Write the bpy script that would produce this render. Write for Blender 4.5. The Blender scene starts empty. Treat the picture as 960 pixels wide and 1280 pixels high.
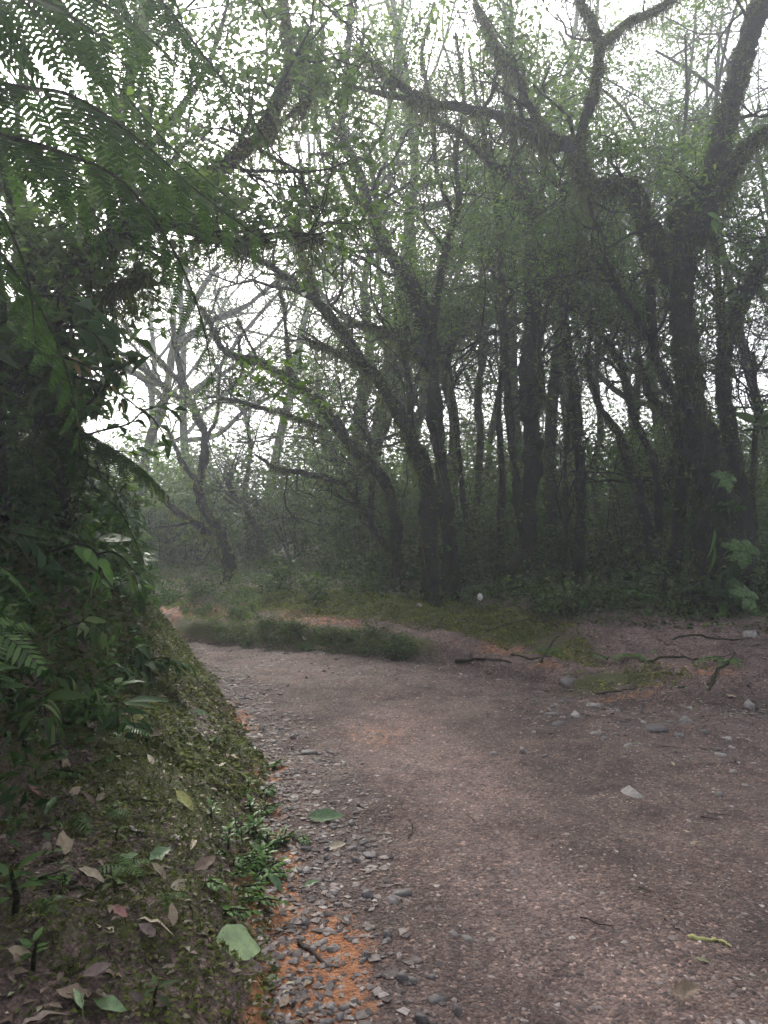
import bpy, math, random
import numpy as np
from mathutils import Vector, Matrix, Euler

random.seed(11)
rng = np.random.default_rng(11)
R = math.radians
F = 960.0          # focal length in photo pixels
CAMZ = 1.6
SUN_EL, SUN_AZ = 42.0, -20.0     # azimuth measured from +Y towards +X
HAZE_DENSITY = 0.0062
SKY_STRENGTH = 0.14
SUN_STRENGTH = 1.5
EXPOSURE = 1.5

scene = bpy.context.scene
col = scene.collection

# ------------------------------------------------------------------ camera
cam = bpy.data.cameras.new('camera')
cam.sensor_fit = 'VERTICAL'
cam.sensor_height = 36.0
cam.lens = 27.0
cam.clip_start = 0.05
cam.clip_end = 1500
camo = bpy.data.objects.new('camera', cam)
col.objects.link(camo)
camo.location = (0, 0, CAMZ)
camo.rotation_euler = (R(90), 0, 0)
scene.camera = camo

# ------------------------------------------------------------------ world, sun, exposure
world = bpy.data.worlds.new('World')
scene.world = world
world.use_nodes = True
wn = world.node_tree
bg = wn.nodes['Background']
sky = wn.nodes.new('ShaderNodeTexSky')
sky.sky_type = 'NISHITA'
sky.sun_disc = False
sky.sun_elevation = R(SUN_EL)
sky.sun_rotation = R(SUN_AZ)
sky.air_density = 1.0
sky.dust_density = 6.0
sky.ozone_density = 1.0
hs = wn.nodes.new('ShaderNodeHueSaturation')
hs.inputs['Saturation'].default_value = 0.36      # overcast cloud: nearly grey
wn.links.new(sky.outputs[0], hs.inputs['Color'])
wn.links.new(hs.outputs[0], bg.inputs['Color'])
bg.inputs['Strength'].default_value = SKY_STRENGTH

sun = bpy.data.lights.new('sun', 'SUN')
sun.energy = SUN_STRENGTH
sun.angle = R(12)
sun.color = (1.0, 0.96, 0.9)
suno = bpy.data.objects.new('sun', sun)
col.objects.link(suno)
sdir = Vector((math.sin(R(SUN_AZ)) * math.cos(R(SUN_EL)), math.cos(R(SUN_AZ)) * math.cos(R(SUN_EL)), math.sin(R(SUN_EL))))
suno.rotation_euler = (-sdir).to_track_quat('-Z', 'Y').to_euler()
suno.location = (-6, 12, 30)

vs = scene.view_settings
vs.view_transform = 'Standard'
vs.look = 'None'
vs.gamma = 1
vs.use_curve_mapping = False
vs.exposure = EXPOSURE
scene.render.engine = 'CYCLES'
cy = scene.cycles
cy.use_denoising = True
cy.use_adaptive_sampling = True
cy.adaptive_threshold = 0.03
cy.max_bounces = 6
cy.diffuse_bounces = 4
cy.glossy_bounces = 2
cy.transmission_bounces = 3
cy.volume_bounces = 1
cy.transparent_max_bounces = 4
cy.caustics_reflective = False
cy.caustics_refractive = False

# ------------------------------------------------------------------ helpers
def tag(o, label=None, cat=None, group=None, kind=None):
    if label: o['label'] = label
    if cat: o['category'] = cat
    if group: o['group'] = group
    if kind: o['kind'] = kind
    return o

def mesh(name, V, faces, mat, smooth=False):
    """faces: list of int arrays, each (n,3) or (n,4) or (n,k)"""
    me = bpy.data.meshes.new(name)
    V = np.asarray(V, dtype=np.float32).reshape(-1, 3)
    faces = [np.asarray(f, dtype=np.int32) for f in faces if len(f)]
    loops = np.concatenate([f.ravel() for f in faces]) if faces else np.zeros(0, np.int32)
    sizes = np.concatenate([np.full(len(f), f.shape[1], np.int32) for f in faces]) if faces else np.zeros(0, np.int32)
    starts = np.concatenate([[0], np.cumsum(sizes)[:-1]]).astype(np.int32) if len(sizes) else sizes
    me.vertices.add(len(V)); me.vertices.foreach_set('co', V.ravel())
    me.loops.add(len(loops)); me.loops.foreach_set('vertex_index', loops)
    me.polygons.add(len(sizes)); me.polygons.foreach_set('loop_start', starts)
    me.update(calc_edges=True)
    if smooth:
        me.polygons.foreach_set('use_smooth', np.ones(len(sizes), bool))
    if mat: me.materials.append(mat)
    return me

def link(name, data, parent=None, loc=None, rot=None, scale=None):
    o = bpy.data.objects.new(name, data)
    col.objects.link(o)
    if parent: o.parent = parent
    if loc is not None: o.location = loc
    if rot is not None: o.rotation_euler = rot
    if scale is not None: o.scale = scale if hasattr(scale, '__len__') else (scale,) * 3
    return o

def copy_tree(o, parent=None):
    c = o.copy(); col.objects.link(c); c.parent = parent
    for ch in o.children:
        copy_tree(ch, c)
    return c

class MB:
    def __init__(s): s.V = []; s.F = []; s.n = 0
    def add(s, V, F):
        V = np.asarray(V, float).reshape(-1, 3)
        s.V.append(V)
        for f in (F if isinstance(F, list) else [F]):
            if len(f): s.F.append(np.asarray(f, np.int32) + s.n)
        s.n += len(V)
        return s
    def build(s, name, mat, parent=None, smooth=True, loc=None):
        if not s.n: return None
        V = np.concatenate(s.V)
        if loc is not None: V = V - np.asarray(loc)
        by = {}
        for f in s.F: by.setdefault(f.shape[1], []).append(f)
        me = mesh(name, V, [np.concatenate(v) for v in by.values()], mat, smooth)
        return link(name, me, parent)

def unit(v):
    v = np.asarray(v, float)
    return v / (np.linalg.norm(v, axis=-1, keepdims=True) + 1e-9)

def catmull(P, per=6):
    P = np.asarray(P, float)
    if len(P) < 3:
        t = np.linspace(0, 1, per + 1)[:, None]
        return P[0] * (1 - t) + P[-1] * t
    Q = np.vstack([2 * P[0] - P[1], P, 2 * P[-1] - P[-2]])
    out = []
    t = np.linspace(0, 1, per, endpoint=False)[:, None]
    for i in range(1, len(Q) - 2):
        a, b, c, d = Q[i - 1], Q[i], Q[i + 1], Q[i + 2]
        out.append(0.5 * (2 * b + (c - a) * t + (2 * a - 5 * b + 4 * c - d) * t ** 2 + (3 * b - a - 3 * c + d) * t ** 3))
    out.append(P[-1:])
    return np.vstack(out)

def tube(P, rad, k=8, rough=0.0):
    P = np.asarray(P, float); n = len(P)
    rad = np.broadcast_to(np.asarray(rad, float), (n,))
    T = unit(np.gradient(P, axis=0))
    ref = np.array([0.0, 1.0, 0.0]) if abs(T[0][1]) < 0.85 else np.array([1.0, 0, 0])
    A = np.zeros_like(P); a = ref
    for i in range(n):
        a = a - T[i] * a.dot(T[i]); a = a / (np.linalg.norm(a) + 1e-9); A[i] = a
    B = np.cross(T, A)
    th = np.arange(k) / k * 2 * np.pi
    r = rad[:, None] * np.ones((1, k))
    if rough:
        ph = rng.random(6) * 6.28
        s = np.arange(n)[:, None]
        r = r * (1 + rough * (0.5 * np.sin(2 * th + 0.35 * s + ph[0]) + 0.5 * np.sin(3 * th - 0.5 * s + ph[1]) + 0.5 * np.sin(0.9 * s + ph[2]) * np.cos(th + ph[3])) + rough * 0.7 * (rng.random((n, k)) - .5))
    V = P[:, None, :] + r[..., None] * (np.cos(th)[None, :, None] * A[:, None, :] + np.sin(th)[None, :, None] * B[:, None, :])
    i = np.arange(n - 1)[:, None] * k; j = np.arange(k)[None, :]; j2 = (j + 1) % k
    Fq = np.stack([i + j, i + j2, i + k + j2, i + k + j], -1).reshape(-1, 4)
    return V.reshape(-1, 3), Fq

# ---- vectorised value noise
_perm = np.random.default_rng(3).random((256, 256))
def vnoise(x, y):
    xi = np.floor(x).astype(int); yi = np.floor(y).astype(int)
    u = x - xi; v = y - yi
    u = u * u * (3 - 2 * u); v = v * v * (3 - 2 * v)
    g = lambda a, b: _perm[a & 255, b & 255]
    return (g(xi, yi) * (1 - u) + g(xi + 1, yi) * u) * (1 - v) + (g(xi, yi + 1) * (1 - u) + g(xi + 1, yi + 1) * u) * v
def fbm(x, y, f=1.0, o=4, seed=0):
    s = 0; a = 1; t = 0
    for i in range(o):
        s = s + a * vnoise(x * f + 17.3 * (i + seed), y * f - 9.1 * (i + 2 * seed)); t += a; a *= .5; f *= 2.03
    return s / t
def sstep(a, b, x):
    t = np.clip((x - a) / (b - a), 0, 1); return t * t * (3 - 2 * t)

# ------------------------------------------------------------------ terrain
LY = np.array([-8, 0, 2.4, 3.5, 4.95, 6, 7.3, 9.6, 11, 13, 16, 30, 300.])
LX = np.array([-.12, -.22, -.31, -.45, -.72, -1.1, -1.6, -2.5, -3.4, -5.5, -9, -25, -300.])
RX = np.array([-300, -12, -6, -4, -3, -1.9, -.44, .67, 1.3, 2, 3.1, 6, 12, 300.])
RY = np.array([300, 17, 12.6, 11, 10.1, 9.25, 8.6, 8.1, 7.3, 6.5, 6.0, 4.6, 2.5, -90.])

def edges(x, y):
    n = fbm(x, y, 1.7, 3, 1) - .5
    dl = np.interp(y, LY, LX) - x + n * .22
    sl = np.interp(x, [-4, -1, .6, 1.2, 2.2, 4], [.75, .92, .85, .62, .8, .9])
    dr = (y - np.interp(x, RX, RY)) * sl + (fbm(x, y, 1.9, 3, 5) - .5) * .25
    return dl, dr

def height(x, y):
    x = np.asarray(x, float); y = np.asarray(y, float)
    dl, dr = edges(x, y)
    # left bank
    s = np.interp(y, [0, 3.5, 5, 6.5, 9], [.42, .42, .6, .95, 1.0])
    d0 = np.interp(y, [0, 4.5, 7, 9], [1.0, 1.08, .72, .6])
    d = np.clip(dl, 0, None)
    hl = s * np.minimum(d, d0) * sstep(-.02, .25, d)
    e = np.clip(d - d0, 0, None)
    hl = hl + 1.55 * (1 - np.exp(-e * 2.1)) + .08 * e
    hl = np.minimum(hl, 3.2 + .02 * d)
    hl = hl * (1 - sstep(60, 120, d))
    # far bank
    soft = np.interp(x, [-3.6, -2.6, .5, 1.3], [1, 0, 0, 1])
    dd = np.clip(dr, 0, None)
    step = .20 * sstep(0, .22, dd) + .24 * sstep(.1, 1.5, dd) + .02 * np.minimum(dd, 12)
    gent = .30 * sstep(-.05, 2.4, dd) + .06 * sstep(0, .3, dd) + .025 * np.minimum(dd, 12)
    hr = step * (1 - soft) + gent * soft
    far = np.clip(dd, 0, 60)
    hr = hr + (fbm(x, y, .25, 3, 8) - .5) * .5 * sstep(3, 12, dd) + .012 * far
    road = sstep(.02, -.3, dl) * sstep(.02, -.3, dr)
    bump = (fbm(x, y, .8, 3, 2) - .5) * .10 + (fbm(x, y * .6, 2.2, 3, 9) - .5) * .05 * road + (fbm(x, y, 5, 3, 3) - .5) * .028 * (1 + 1.8 * (1 - road))
    lump = (fbm(x, y, 2.4, 4, 4) - .5) * .2 * sstep(.1, .7, dl) + (fbm(x, y, 3.1, 4, 6) - .5) * .10 * sstep(.0, .5, dr)
    return hl + hr + bump + lump

def hz(x, y): return float(height(np.array([x]), np.array([y]))[0])
def normal_at(x, y, e=.06):
    return Vector((hz(x - e, y) - hz(x + e, y), hz(x, y - e) - hz(x, y + e), 2 * e)).normalized()
def P(px, py, Y): return np.array([(px - 480) / F * Y, Y, CAMZ - (py - 640) / F * Y])
def G(px, py):
    """ground point seen at a photo position"""
    ys = np.arange(1.0, 45, .02)
    x = (px - 480) / F * ys; z = CAMZ - (py - 640) / F * ys
    h = height(x, ys)
    k = np.argmax(z < h)
    if not (z < h).any(): k = len(ys) - 1
    return np.array([x[k], ys[k], h[k]])

# ------------------------------------------------------------------ materials
def newmat(name):
    m = bpy.data.materials.new(name); m.use_nodes = True
    nt = m.node_tree; nt.nodes.clear()
    out = nt.nodes.new('ShaderNodeOutputMaterial')
    return m, nt, out
def nd(nt, t, **kw):
    n = nt.nodes.new(t)
    for k, v in kw.items():
        if k.startswith('i_'): n.inputs[int(k[2:]) if k[2:].isdigit() else k[2:]].default_value = v
        else: setattr(n, k, v)
    return n
def ramp(nt, src, stops):
    r = nt.nodes.new('ShaderNodeValToRGB')
    el = r.color_ramp.elements
    while len(el) < len(stops): el.new(.5)
    for e, (p, c) in zip(el, stops):
        e.position = p; e.color = (*c, 1) if len(c) == 3 else c
    nt.links.new(src, r.inputs[0]); return r
def noise(nt, vec, scale, detail=4, rough=.55, dist=0):
    n = nd(nt, 'ShaderNodeTexNoise'); n.inputs['Scale'].default_value = scale
    n.inputs['Detail'].default_value = detail; n.inputs['Roughness'].default_value = rough
    n.inputs['Distortion'].default_value = dist
    if vec is not None: nt.links.new(vec, n.inputs['Vector'])
    return n
def mixc(nt, fac, a, b, mode='MIX'):
    m = nt.nodes.new('ShaderNodeMix'); m.data_type = 'RGBA'; m.blend_type = mode
    for s, v in ((0, fac), (6, a), (7, b)):
        if hasattr(v, 'links'): nt.links.new(v, m.inputs[s])
        elif isinstance(v, (int, float)): m.inputs[s].default_value = v
        else: m.inputs[s].default_value = (*v, 1)
    return m.outputs[2]

def leaf_mat(name, stops, trans=.35, rough=.45, spec=.35, patch=2.0):
    """leaf blade: colour differs from leaf to leaf; light comes through"""
    m, nt, out = newmat(name)
    geo = nd(nt, 'ShaderNodeNewGeometry')
    oi = nd(nt, 'ShaderNodeObjectInfo')
    ad = nd(nt, 'ShaderNodeMath', operation='ADD'); nt.links.new(geo.outputs['Random Per Island'], ad.inputs[0]); nt.links.new(oi.outputs['Random'], ad.inputs[1])
    fr = nd(nt, 'ShaderNodeMath', operation='FRACT'); nt.links.new(ad.outputs[0], fr.inputs[0])
    r = ramp(nt, fr.outputs[0], stops)
    n = noise(nt, geo.outputs['Position'], patch, 2)
    v = ramp(nt, n.outputs['Fac'], [(.3, (.6, .62, .6)), (.7, (1.25, 1.2, 1.1))])
    c = mixc(nt, 1.0, r.outputs[0], v.outputs[0], 'MULTIPLY')
    p = nd(nt, 'ShaderNodeBsdfPrincipled'); nt.links.new(c, p.inputs['Base Color'])
    p.inputs['Roughness'].default_value = rough; p.inputs['Specular IOR Level'].default_value = spec
    t = nd(nt, 'ShaderNodeBsdfTranslucent')
    tc = mixc(nt, 1.0, c, (1.25, 1.5, .6), 'MULTIPLY'); nt.links.new(tc, t.inputs['Color'])
    mx = nd(nt, 'ShaderNodeMixShader'); mx.inputs[0].default_value = trans
    nt.links.new(p.outputs[0], mx.inputs[1]); nt.links.new(t.outputs[0], mx.inputs[2])
    nt.links.new(mx.outputs[0], out.inputs[0])
    return m

def bark_mat(name, dark, light, moss, mossy=.5):
    m, nt, out = newmat(name)
    geo = nd(nt, 'ShaderNodeNewGeometry')
    tc = nd(nt, 'ShaderNodeTexCoord')
    mp = nd(nt, 'ShaderNodeMapping'); mp.inputs['Scale'].default_value = (1, 1, .3)
    nt.links.new(geo.outputs['Position'], mp.inputs[0])
    n1 = noise(nt, mp.outputs[0], 26, 7, .72, .6)
    n2 = noise(nt, geo.outputs['Position'], 3.2, 5, .6)
    n3 = noise(nt, geo.outputs['Position'], 60, 3, .6)
    c = ramp(nt, n1.outputs['Fac'], [(.3, dark), (.7, light)])
    mm = ramp(nt, n2.outputs['Fac'], [(.62 - mossy * .4, (0, 0, 0)), (.78 - mossy * .3, (1, 1, 1))])
    mc = ramp(nt, n3.outputs['Fac'], [(.25, tuple(a * .45 for a in moss)), (.75, tuple(min(1, a * 1.5) for a in moss))])
    cc = mixc(nt, mm.outputs[0], c.outputs[0], mc.outputs[0])
    p = nd(nt, 'ShaderNodeBsdfPrincipled'); nt.links.new(cc, p.inputs['Base Color']); p.inputs['Roughness'].default_value = .9
    p.inputs['Specular IOR Level'].default_value = .15
    b = nd(nt, 'ShaderNodeBump'); b.inputs['Strength'].default_value = 1.0; b.inputs['Distance'].default_value = .07
    sm = nd(nt, 'ShaderNodeMath', operation='ADD'); nt.links.new(n1.outputs['Fac'], sm.inputs[0]); nt.links.new(n3.outputs['Fac'], sm.inputs[1])
    nt.links.new(sm.outputs[0], b.inputs['Height']); nt.links.new(b.outputs[0], p.inputs['Normal'])
    nt.links.new(p.outputs[0], out.inputs[0])
    return m

def rand_mat(name, stops, rough=.75, spec=.3, bump=0, scale=40, patchy=.0):
    """solid colour that differs from piece to piece, with fine mottling"""
    m, nt, out = newmat(name)
    geo = nd(nt, 'ShaderNodeNewGeometry'); oi = nd(nt, 'ShaderNodeObjectInfo')
    ad = nd(nt, 'ShaderNodeMath', operation='ADD'); nt.links.new(geo.outputs['Random Per Island'], ad.inputs[0]); nt.links.new(oi.outputs['Random'], ad.inputs[1])
    fr = nd(nt, 'ShaderNodeMath', operation='FRACT'); nt.links.new(ad.outputs[0], fr.inputs[0])
    r = ramp(nt, fr.outputs[0], stops)
    n = noise(nt, geo.outputs['Position'], scale, 5, .6)
    v = ramp(nt, n.outputs['Fac'], [(.3, (.6, .6, .6)), (.7, (1.25, 1.25, 1.25))])
    c = mixc(nt, 1.0, r.outputs[0], v.outputs[0], 'MULTIPLY')
    p = nd(nt, 'ShaderNodeBsdfPrincipled'); nt.links.new(c, p.inputs['Base Color'])
    p.inputs['Roughness'].default_value = rough; p.inputs['Specular IOR Level'].default_value = spec
    if bump:
        b = nd(nt, 'ShaderNodeBump'); b.inputs['Strength'].default_value = bump; b.inputs['Distance'].default_value = .01
        nt.links.new(n.outputs['Fac'], b.inputs['Height']); nt.links.new(b.outputs[0], p.inputs['Normal'])
    nt.links.new(p.outputs[0], out.inputs[0])
    return m

def ground_mat():
    """soil, compacted tan track, orange clay and moss, mixed by where each lies"""
    m, nt, out = newmat('soil')
    geo = nd(nt, 'ShaderNodeNewGeometry')
    at = nd(nt, 'ShaderNodeAttribute', attribute_name='cover')
    sp = nd(nt, 'ShaderNodeSeparateColor'); nt.links.new(at.outputs['Color'], sp.inputs[0])
    pos = geo.outputs['Position']
    nf = noise(nt, pos, 95, 6, .7); nm = noise(nt, pos, 17, 5, .65); nb = noise(nt, pos, 2.3, 4, .6)
    vo = nd(nt, 'ShaderNodeTexVoronoi'); vo.inputs['Scale'].default_value = 75; nt.links.new(pos, vo.inputs['Vector'])
    vs_ = nd(nt, 'ShaderNodeTexVoronoi'); vs_.inputs['Scale'].default_value = 34; nt.links.new(pos, vs_.inputs['Vector'])
    soil = ramp(nt, nf.outputs['Fac'], [(.25, (.042, .029, .025)), (.5, (.128, .089, .077)), (.75, (.24, .172, .152))])
    tan = ramp(nt, nf.outputs['Fac'], [(.25, (.1, .068, .06)), (.5, (.205, .143, .126)), (.78, (.33, .245, .22))])
    def edge(src, lo=.35, hi=.65, amt=.45):
        a = nd(nt, 'ShaderNodeMath', operation='MULTIPLY_ADD'); nt.links.new(nm.outputs['Fac'], a.inputs[0]); a.inputs[1].default_value = amt * 2; a.inputs[2].default_value = -amt
        b = nd(nt, 'ShaderNodeMath', operation='ADD'); nt.links.new(a.outputs[0], b.inputs[0]); nt.links.new(src, b.inputs[1])
        return ramp(nt, b.outputs[0], [(lo, (0, 0, 0)), (hi, (1, 1, 1))]).outputs[0]
    c = mixc(nt, edge(sp.outputs[2], .25, .75, .35), soil.outputs[0], tan.outputs[0])
    # gravel grains: colour by cell
    gr = nd(nt, 'ShaderNodeSeparateColor'); nt.links.new(vo.outputs['Color'], gr.inputs[0])
    grc = ramp(nt, gr.outputs[0], [(0, (.45, .42, .42)), (.6, (.95, .95, .95)), (.93, (1.25, 1.2, 1.15)), (1, (2.6, 2.5, 2.35))])
    c = mixc(nt, .85, c, grc.outputs[0], 'MULTIPLY')
    nw = noise(nt, pos, 5.5, 5, .65)
    mot = ramp(nt, nw.outputs['Fac'], [(.32, (.6, .58, .6)), (.5, (1, 1, 1)), (.68, (1.3, 1.28, 1.25))])
    c = mixc(nt, .8, c, mot.outputs[0], 'MULTIPLY')
    ndp = noise(nt, pos, 1.3, 4, .6, .8)
    dmp = ramp(nt, ndp.outputs['Fac'], [(.36, (.58, .56, .57)), (.52, (1, 1, 1)), (.7, (1.12, 1.1, 1.06))])
    c = mixc(nt, .85, c, dmp.outputs[0], 'MULTIPLY')
    clay = ramp(nt, nm.outputs['Fac'], [(.3, (.23, .088, .04)), (.55, (.40, .175, .08)), (.75, (.5, .25, .13))])
    c = mixc(nt, edge(sp.outputs[1], .36, .66, .6), c, clay.outputs[0])
    moss = ramp(nt, nf.outputs['Fac'], [(.25, (.03, .032, .012)), (.5, (.085, .1, .028)), (.8, (.19, .21, .06))])
    mo2 = mixc(nt, nb.outputs['Fac'], moss.outputs[0], (.075, .07, .028))
    c = mixc(nt, edge(sp.outputs[0], .4, .62, .5), c, mo2)
    p = nd(nt, 'ShaderNodeBsdfPrincipled'); nt.links.new(c, p.inputs['Base Color'])
    rr = ramp(nt, nb.outputs['Fac'], [(.3, (.62, .62, .62)), (.7, (.9, .9, .9))]); nt.links.new(rr.outputs[0], p.inputs['Roughness'])
    p.inputs['Specular IOR Level'].default_value = .28
    h1 = nd(nt, 'ShaderNodeMath', operation='MULTIPLY_ADD'); nt.links.new(vo.outputs['Distance'], h1.inputs[0]); h1.inputs[1].default_value = -.9; nt.links.new(nf.outputs['Fac'], h1.inputs[2])
    h2 = nd(nt, 'ShaderNodeMath', operation='MULTIPLY_ADD'); nt.links.new(vs_.outputs['Distance'], h2.inputs[0]); h2.inputs[1].default_value = -.6; nt.links.new(h1.outputs[0], h2.inputs[2])
    b = nd(nt, 'ShaderNodeBump'); b.inputs['Strength'].default_value = .95; b.inputs['Distance'].default_value = .016
    nt.links.new(h2.outputs[0], b.inputs['Height']); nt.links.new(b.outputs[0], p.inputs['Normal'])
    nt.links.new(p.outputs[0], out.inputs[0])
    return m

M = {}
M['soil'] = ground_mat()
M['canopy'] = leaf_mat('canopy_leaf', [(0, (.045, .075, .025)), (.45, (.08, .13, .04)), (.85, (.12, .175, .055)), (1, (.18, .22, .075))], .55, .5, .3)
M['canopy_dark'] = leaf_mat('dark_canopy_leaf', [(0, (.038, .064, .024)), (.5, (.068, .11, .038)), (1, (.11, .16, .056))], .55, .5, .3)
M['bright'] = leaf_mat('fresh_green_leaf', [(0, (.05, .105, .026)), (.5, (.085, .18, .045)), (1, (.14, .25, .07))], .42, .45, .35)
M['under'] = leaf_mat('understory_leaf', [(0, (.032, .056, .023)), (.5, (.06, .1, .038)), (.9, (.1, .145, .055)), (1, (.16, .2, .09))], .35, .6, .15)
M['glossy'] = leaf_mat('glossy_bank_leaf', [(0, (.026, .056, .023)), (.5, (.046, .095, .034)), (1, (.08, .14, .045))], .3, .6, .1)
M['fern'] = leaf_mat('fern_leaf', [(0, (.02, .045, .014)), (.5, (.034, .072, .02)), (1, (.055, .1, .025))], .5, .8, .04)
M['copper'] = leaf_mat('copper_leaf', [(0, (.16, .075, .03)), (.35, (.08, .11, .03)), (.7, (.06, .1, .03)), (1, (.2, .11, .05))], .4, .4, .4)
M['mossleaf'] = leaf_mat('moss_tuft', [(0, (.035, .042, .012)), (.5, (.075, .09, .025)), (.9, (.13, .15, .042)), (1, (.2, .19, .075))], .25, .8, .1, 5)
M['mossbright'] = leaf_mat('bright_moss_tuft', [(0, (.085, .095, .022)), (.5, (.165, .18, .045)), (1, (.26, .27, .085))], .3, .8, .1, 4)
M['canopy_far'] = leaf_mat('far_canopy_leaf', [(0, (.05, .08, .03)), (.5, (.085, .13, .045)), (1, (.14, .19, .07))], .6, .45, .4)
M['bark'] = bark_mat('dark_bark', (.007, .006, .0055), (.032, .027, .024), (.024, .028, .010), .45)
M['bark_mossy'] = bark_mat('mossy_bark', (.007, .006, .005), (.032, .027, .023), (.03, .032, .011), .5)
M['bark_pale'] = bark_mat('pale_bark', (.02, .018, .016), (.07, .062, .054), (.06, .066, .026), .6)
M['stem'] = bark_mat('stem', (.014, .012, .009), (.05, .05, .026), (.04, .055, .018), .4)
M['stone'] = rand_mat('slate', [(0, (.07, .062, .062)), (.5, (.12, .105, .102)), (.85, (.17, .152, .145)), (1, (.24, .215, .2))], .6, .4, .6, 45)
M['stone_pale'] = rand_mat('pale_stone', [(0, (.17, .155, .145)), (.5, (.24, .22, .205)), (1, (.34, .32, .3))], .75, .3, .8, 40)
M['gravel'] = rand_mat('gravel', [(0, (.045, .037, .036)), (.45, (.105, .085, .08)), (.75, (.18, .15, .137)), (.93, (.26, .22, .2)), (1, (.36, .32, .29))], .75, .3, .3, 60)
M['litter'] = rand_mat('dead_leaf', [(0, (.035, .022, .018)), (.35, (.075, .045, .034)), (.6, (.13, .085, .06)), (.8, (.2, .16, .11)), (.92, (.13, .17, .06)), (1, (.38, .33, .24))], .6, .35, .2, 70)
M['dead_dark'] = rand_mat('dark_dead_leaf', [(0, (.055, .036, .032)), (.5, (.11, .07, .058)), (1, (.18, .125, .1))], .45, .45, .2, 80)
M['dead_tan'] = rand_mat('tan_dead_leaf', [(0, (.16, .11, .075)), (.5, (.26, .2, .13)), (1, (.4, .34, .24))], .6, .35, .4, 45)
M['leaf_sage'] = rand_mat('sage_leaf', [(0, (.2, .27, .12)), (1, (.26, .34, .16))], .5, .4, .3, 26)
M['leaf_green'] = rand_mat('fallen_green_leaf', [(0, (.05, .11, .035)), (.5, (.13, .2, .08)), (1, (.2, .27, .13))], .42, .45, .2, 50)
M['leaf_yellow'] = rand_mat('yellow_leaf', [(0, (.3, .29, .08)), (1, (.42, .4, .15))], .5, .4, .2, 60)
M['leaf_red'] = rand_mat('red_leaf', [(0, (.2, .08, .065)), (1, (.27, .13, .11))], .5, .4, .2, 60)
M['twig'] = rand_mat('twig_wood', [(0, (.025, .017, .013)), (.6, (.055, .038, .028)), (1, (.13, .1, .075))], .8, .25, .3, 90)
M['white'] = rand_mat('white_disc', [(0, (.7, .69, .66)), (1, (.75, .74, .7))], .5, .3)

# ------------------------------------------------------------------ ground meshes
def axis(segs):
    out = [segs[0][0]]
    for a, b, s0, s1 in segs:
        n = max(1, int(round((b - a) / ((s0 + s1) / 2))))
        t = np.linspace(0, 1, n + 1)[1:]
        w = s0 * t + (s1 - s0) * t * t / 2
        out += list(a + (b - a) * w / w[-1])
    return np.array(out)
gx = axis([(-240, -30, 40, 8), (-30, -8, 6, .5), (-8, -2.6, .4, .05), (-2.6, 3.6, .03, .03), (3.6, 9, .06, .5), (9, 30, .6, 6), (30, 240, 8, 40)])
gy = axis([(-240, -8, 40, 3), (-8, 1.2, 2, .05), (1.2, 5, .024, .03), (5, 12, .032, .06), (12, 30, .08, 1.2), (30, 240, 2, 30)])
nx, ny = len(gx), len(gy)
XX, YY = np.meshgrid(gx, gy)
ZZ = height(XX, YY)
GV = np.stack([XX, YY, ZZ], -1).reshape(-1, 3)
DL, DR = edges(XX, YY)
n_m = fbm(XX, YY, 1.1, 4, 11); n_c = fbm(XX, YY, 1.6, 4, 12); n_t = fbm(XX, YY, .6, 4, 13)
slope_moss = sstep(.05, .3, DL)
moss = slope_moss * np.clip(.16 + 1.15 * sstep(.38, .62, n_m), 0, 1)
moss *= np.interp(YY, [0, 3.2, 4.6], [.3, .5, 1])
moss = np.maximum(moss, .95 * sstep(.9, .35, DL) * sstep(.0, .2, DL) * sstep(5, 7, YY))
band = sstep(.45, .95, DR) * sstep(2.1, 1.3, DR)                          # moss along the top of the far bank
moss = np.maximum(moss, band * np.interp(XX, [-3, -1.3, 1.6, 2.4, 4, 6], [.35, .95, .9, .35, .35, .5]) * (0.45 + .9 * n_m))
moss = np.maximum(moss, .95 * sstep(.02, .1, DR) * sstep(.36, .2, DR) * np.interp(XX, [-3.2, -2.4, .2, .9], [0, 1, 1, 0]))
px_moss = np.exp(-(((XX - 2.15) / .75) ** 2 + ((YY - 7.0) / .3) ** 2)) * .85
moss = np.maximum(moss, px_moss * (.4 + .9 * n_m))
moss = np.maximum(moss, sstep(2.3, 3.3, DR) * .5)
clay = .95 * np.exp(-((DL - .02) / .15) ** 2) * sstep(.36, .56, n_c) * sstep(8.5, 5.0, YY)
clay = np.maximum(clay, 1.0 * np.exp(-(((XX + .21) / .19) ** 2 + ((YY - 2.6) / .5) ** 2)) * (.55 + .8 * n_c))
clay = np.maximum(clay, .9 * np.exp(-(((XX + .66) / .09) ** 2 + ((YY - 4.75) / .3) ** 2)))
clay = np.maximum(clay, .47 * np.exp(-(((XX - 2.05) / .55) ** 2 + ((YY - 6.62) / .16) ** 2)))
clay = np.maximum(clay, .5 * sstep(.1, .4, DR) * sstep(1.9, .7, DR) * sstep(.4, .6, n_c))
clay = np.maximum(clay, .5 * np.exp(-(((XX - .05) / .5) ** 2 + ((YY - 5.6) / .6) ** 2)) * (n_c * 1.6))
clay = np.maximum(clay, .55 * np.exp(-(((XX + 2.7) / .5) ** 2 + ((YY - 10.2) / .7) ** 2)))
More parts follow.
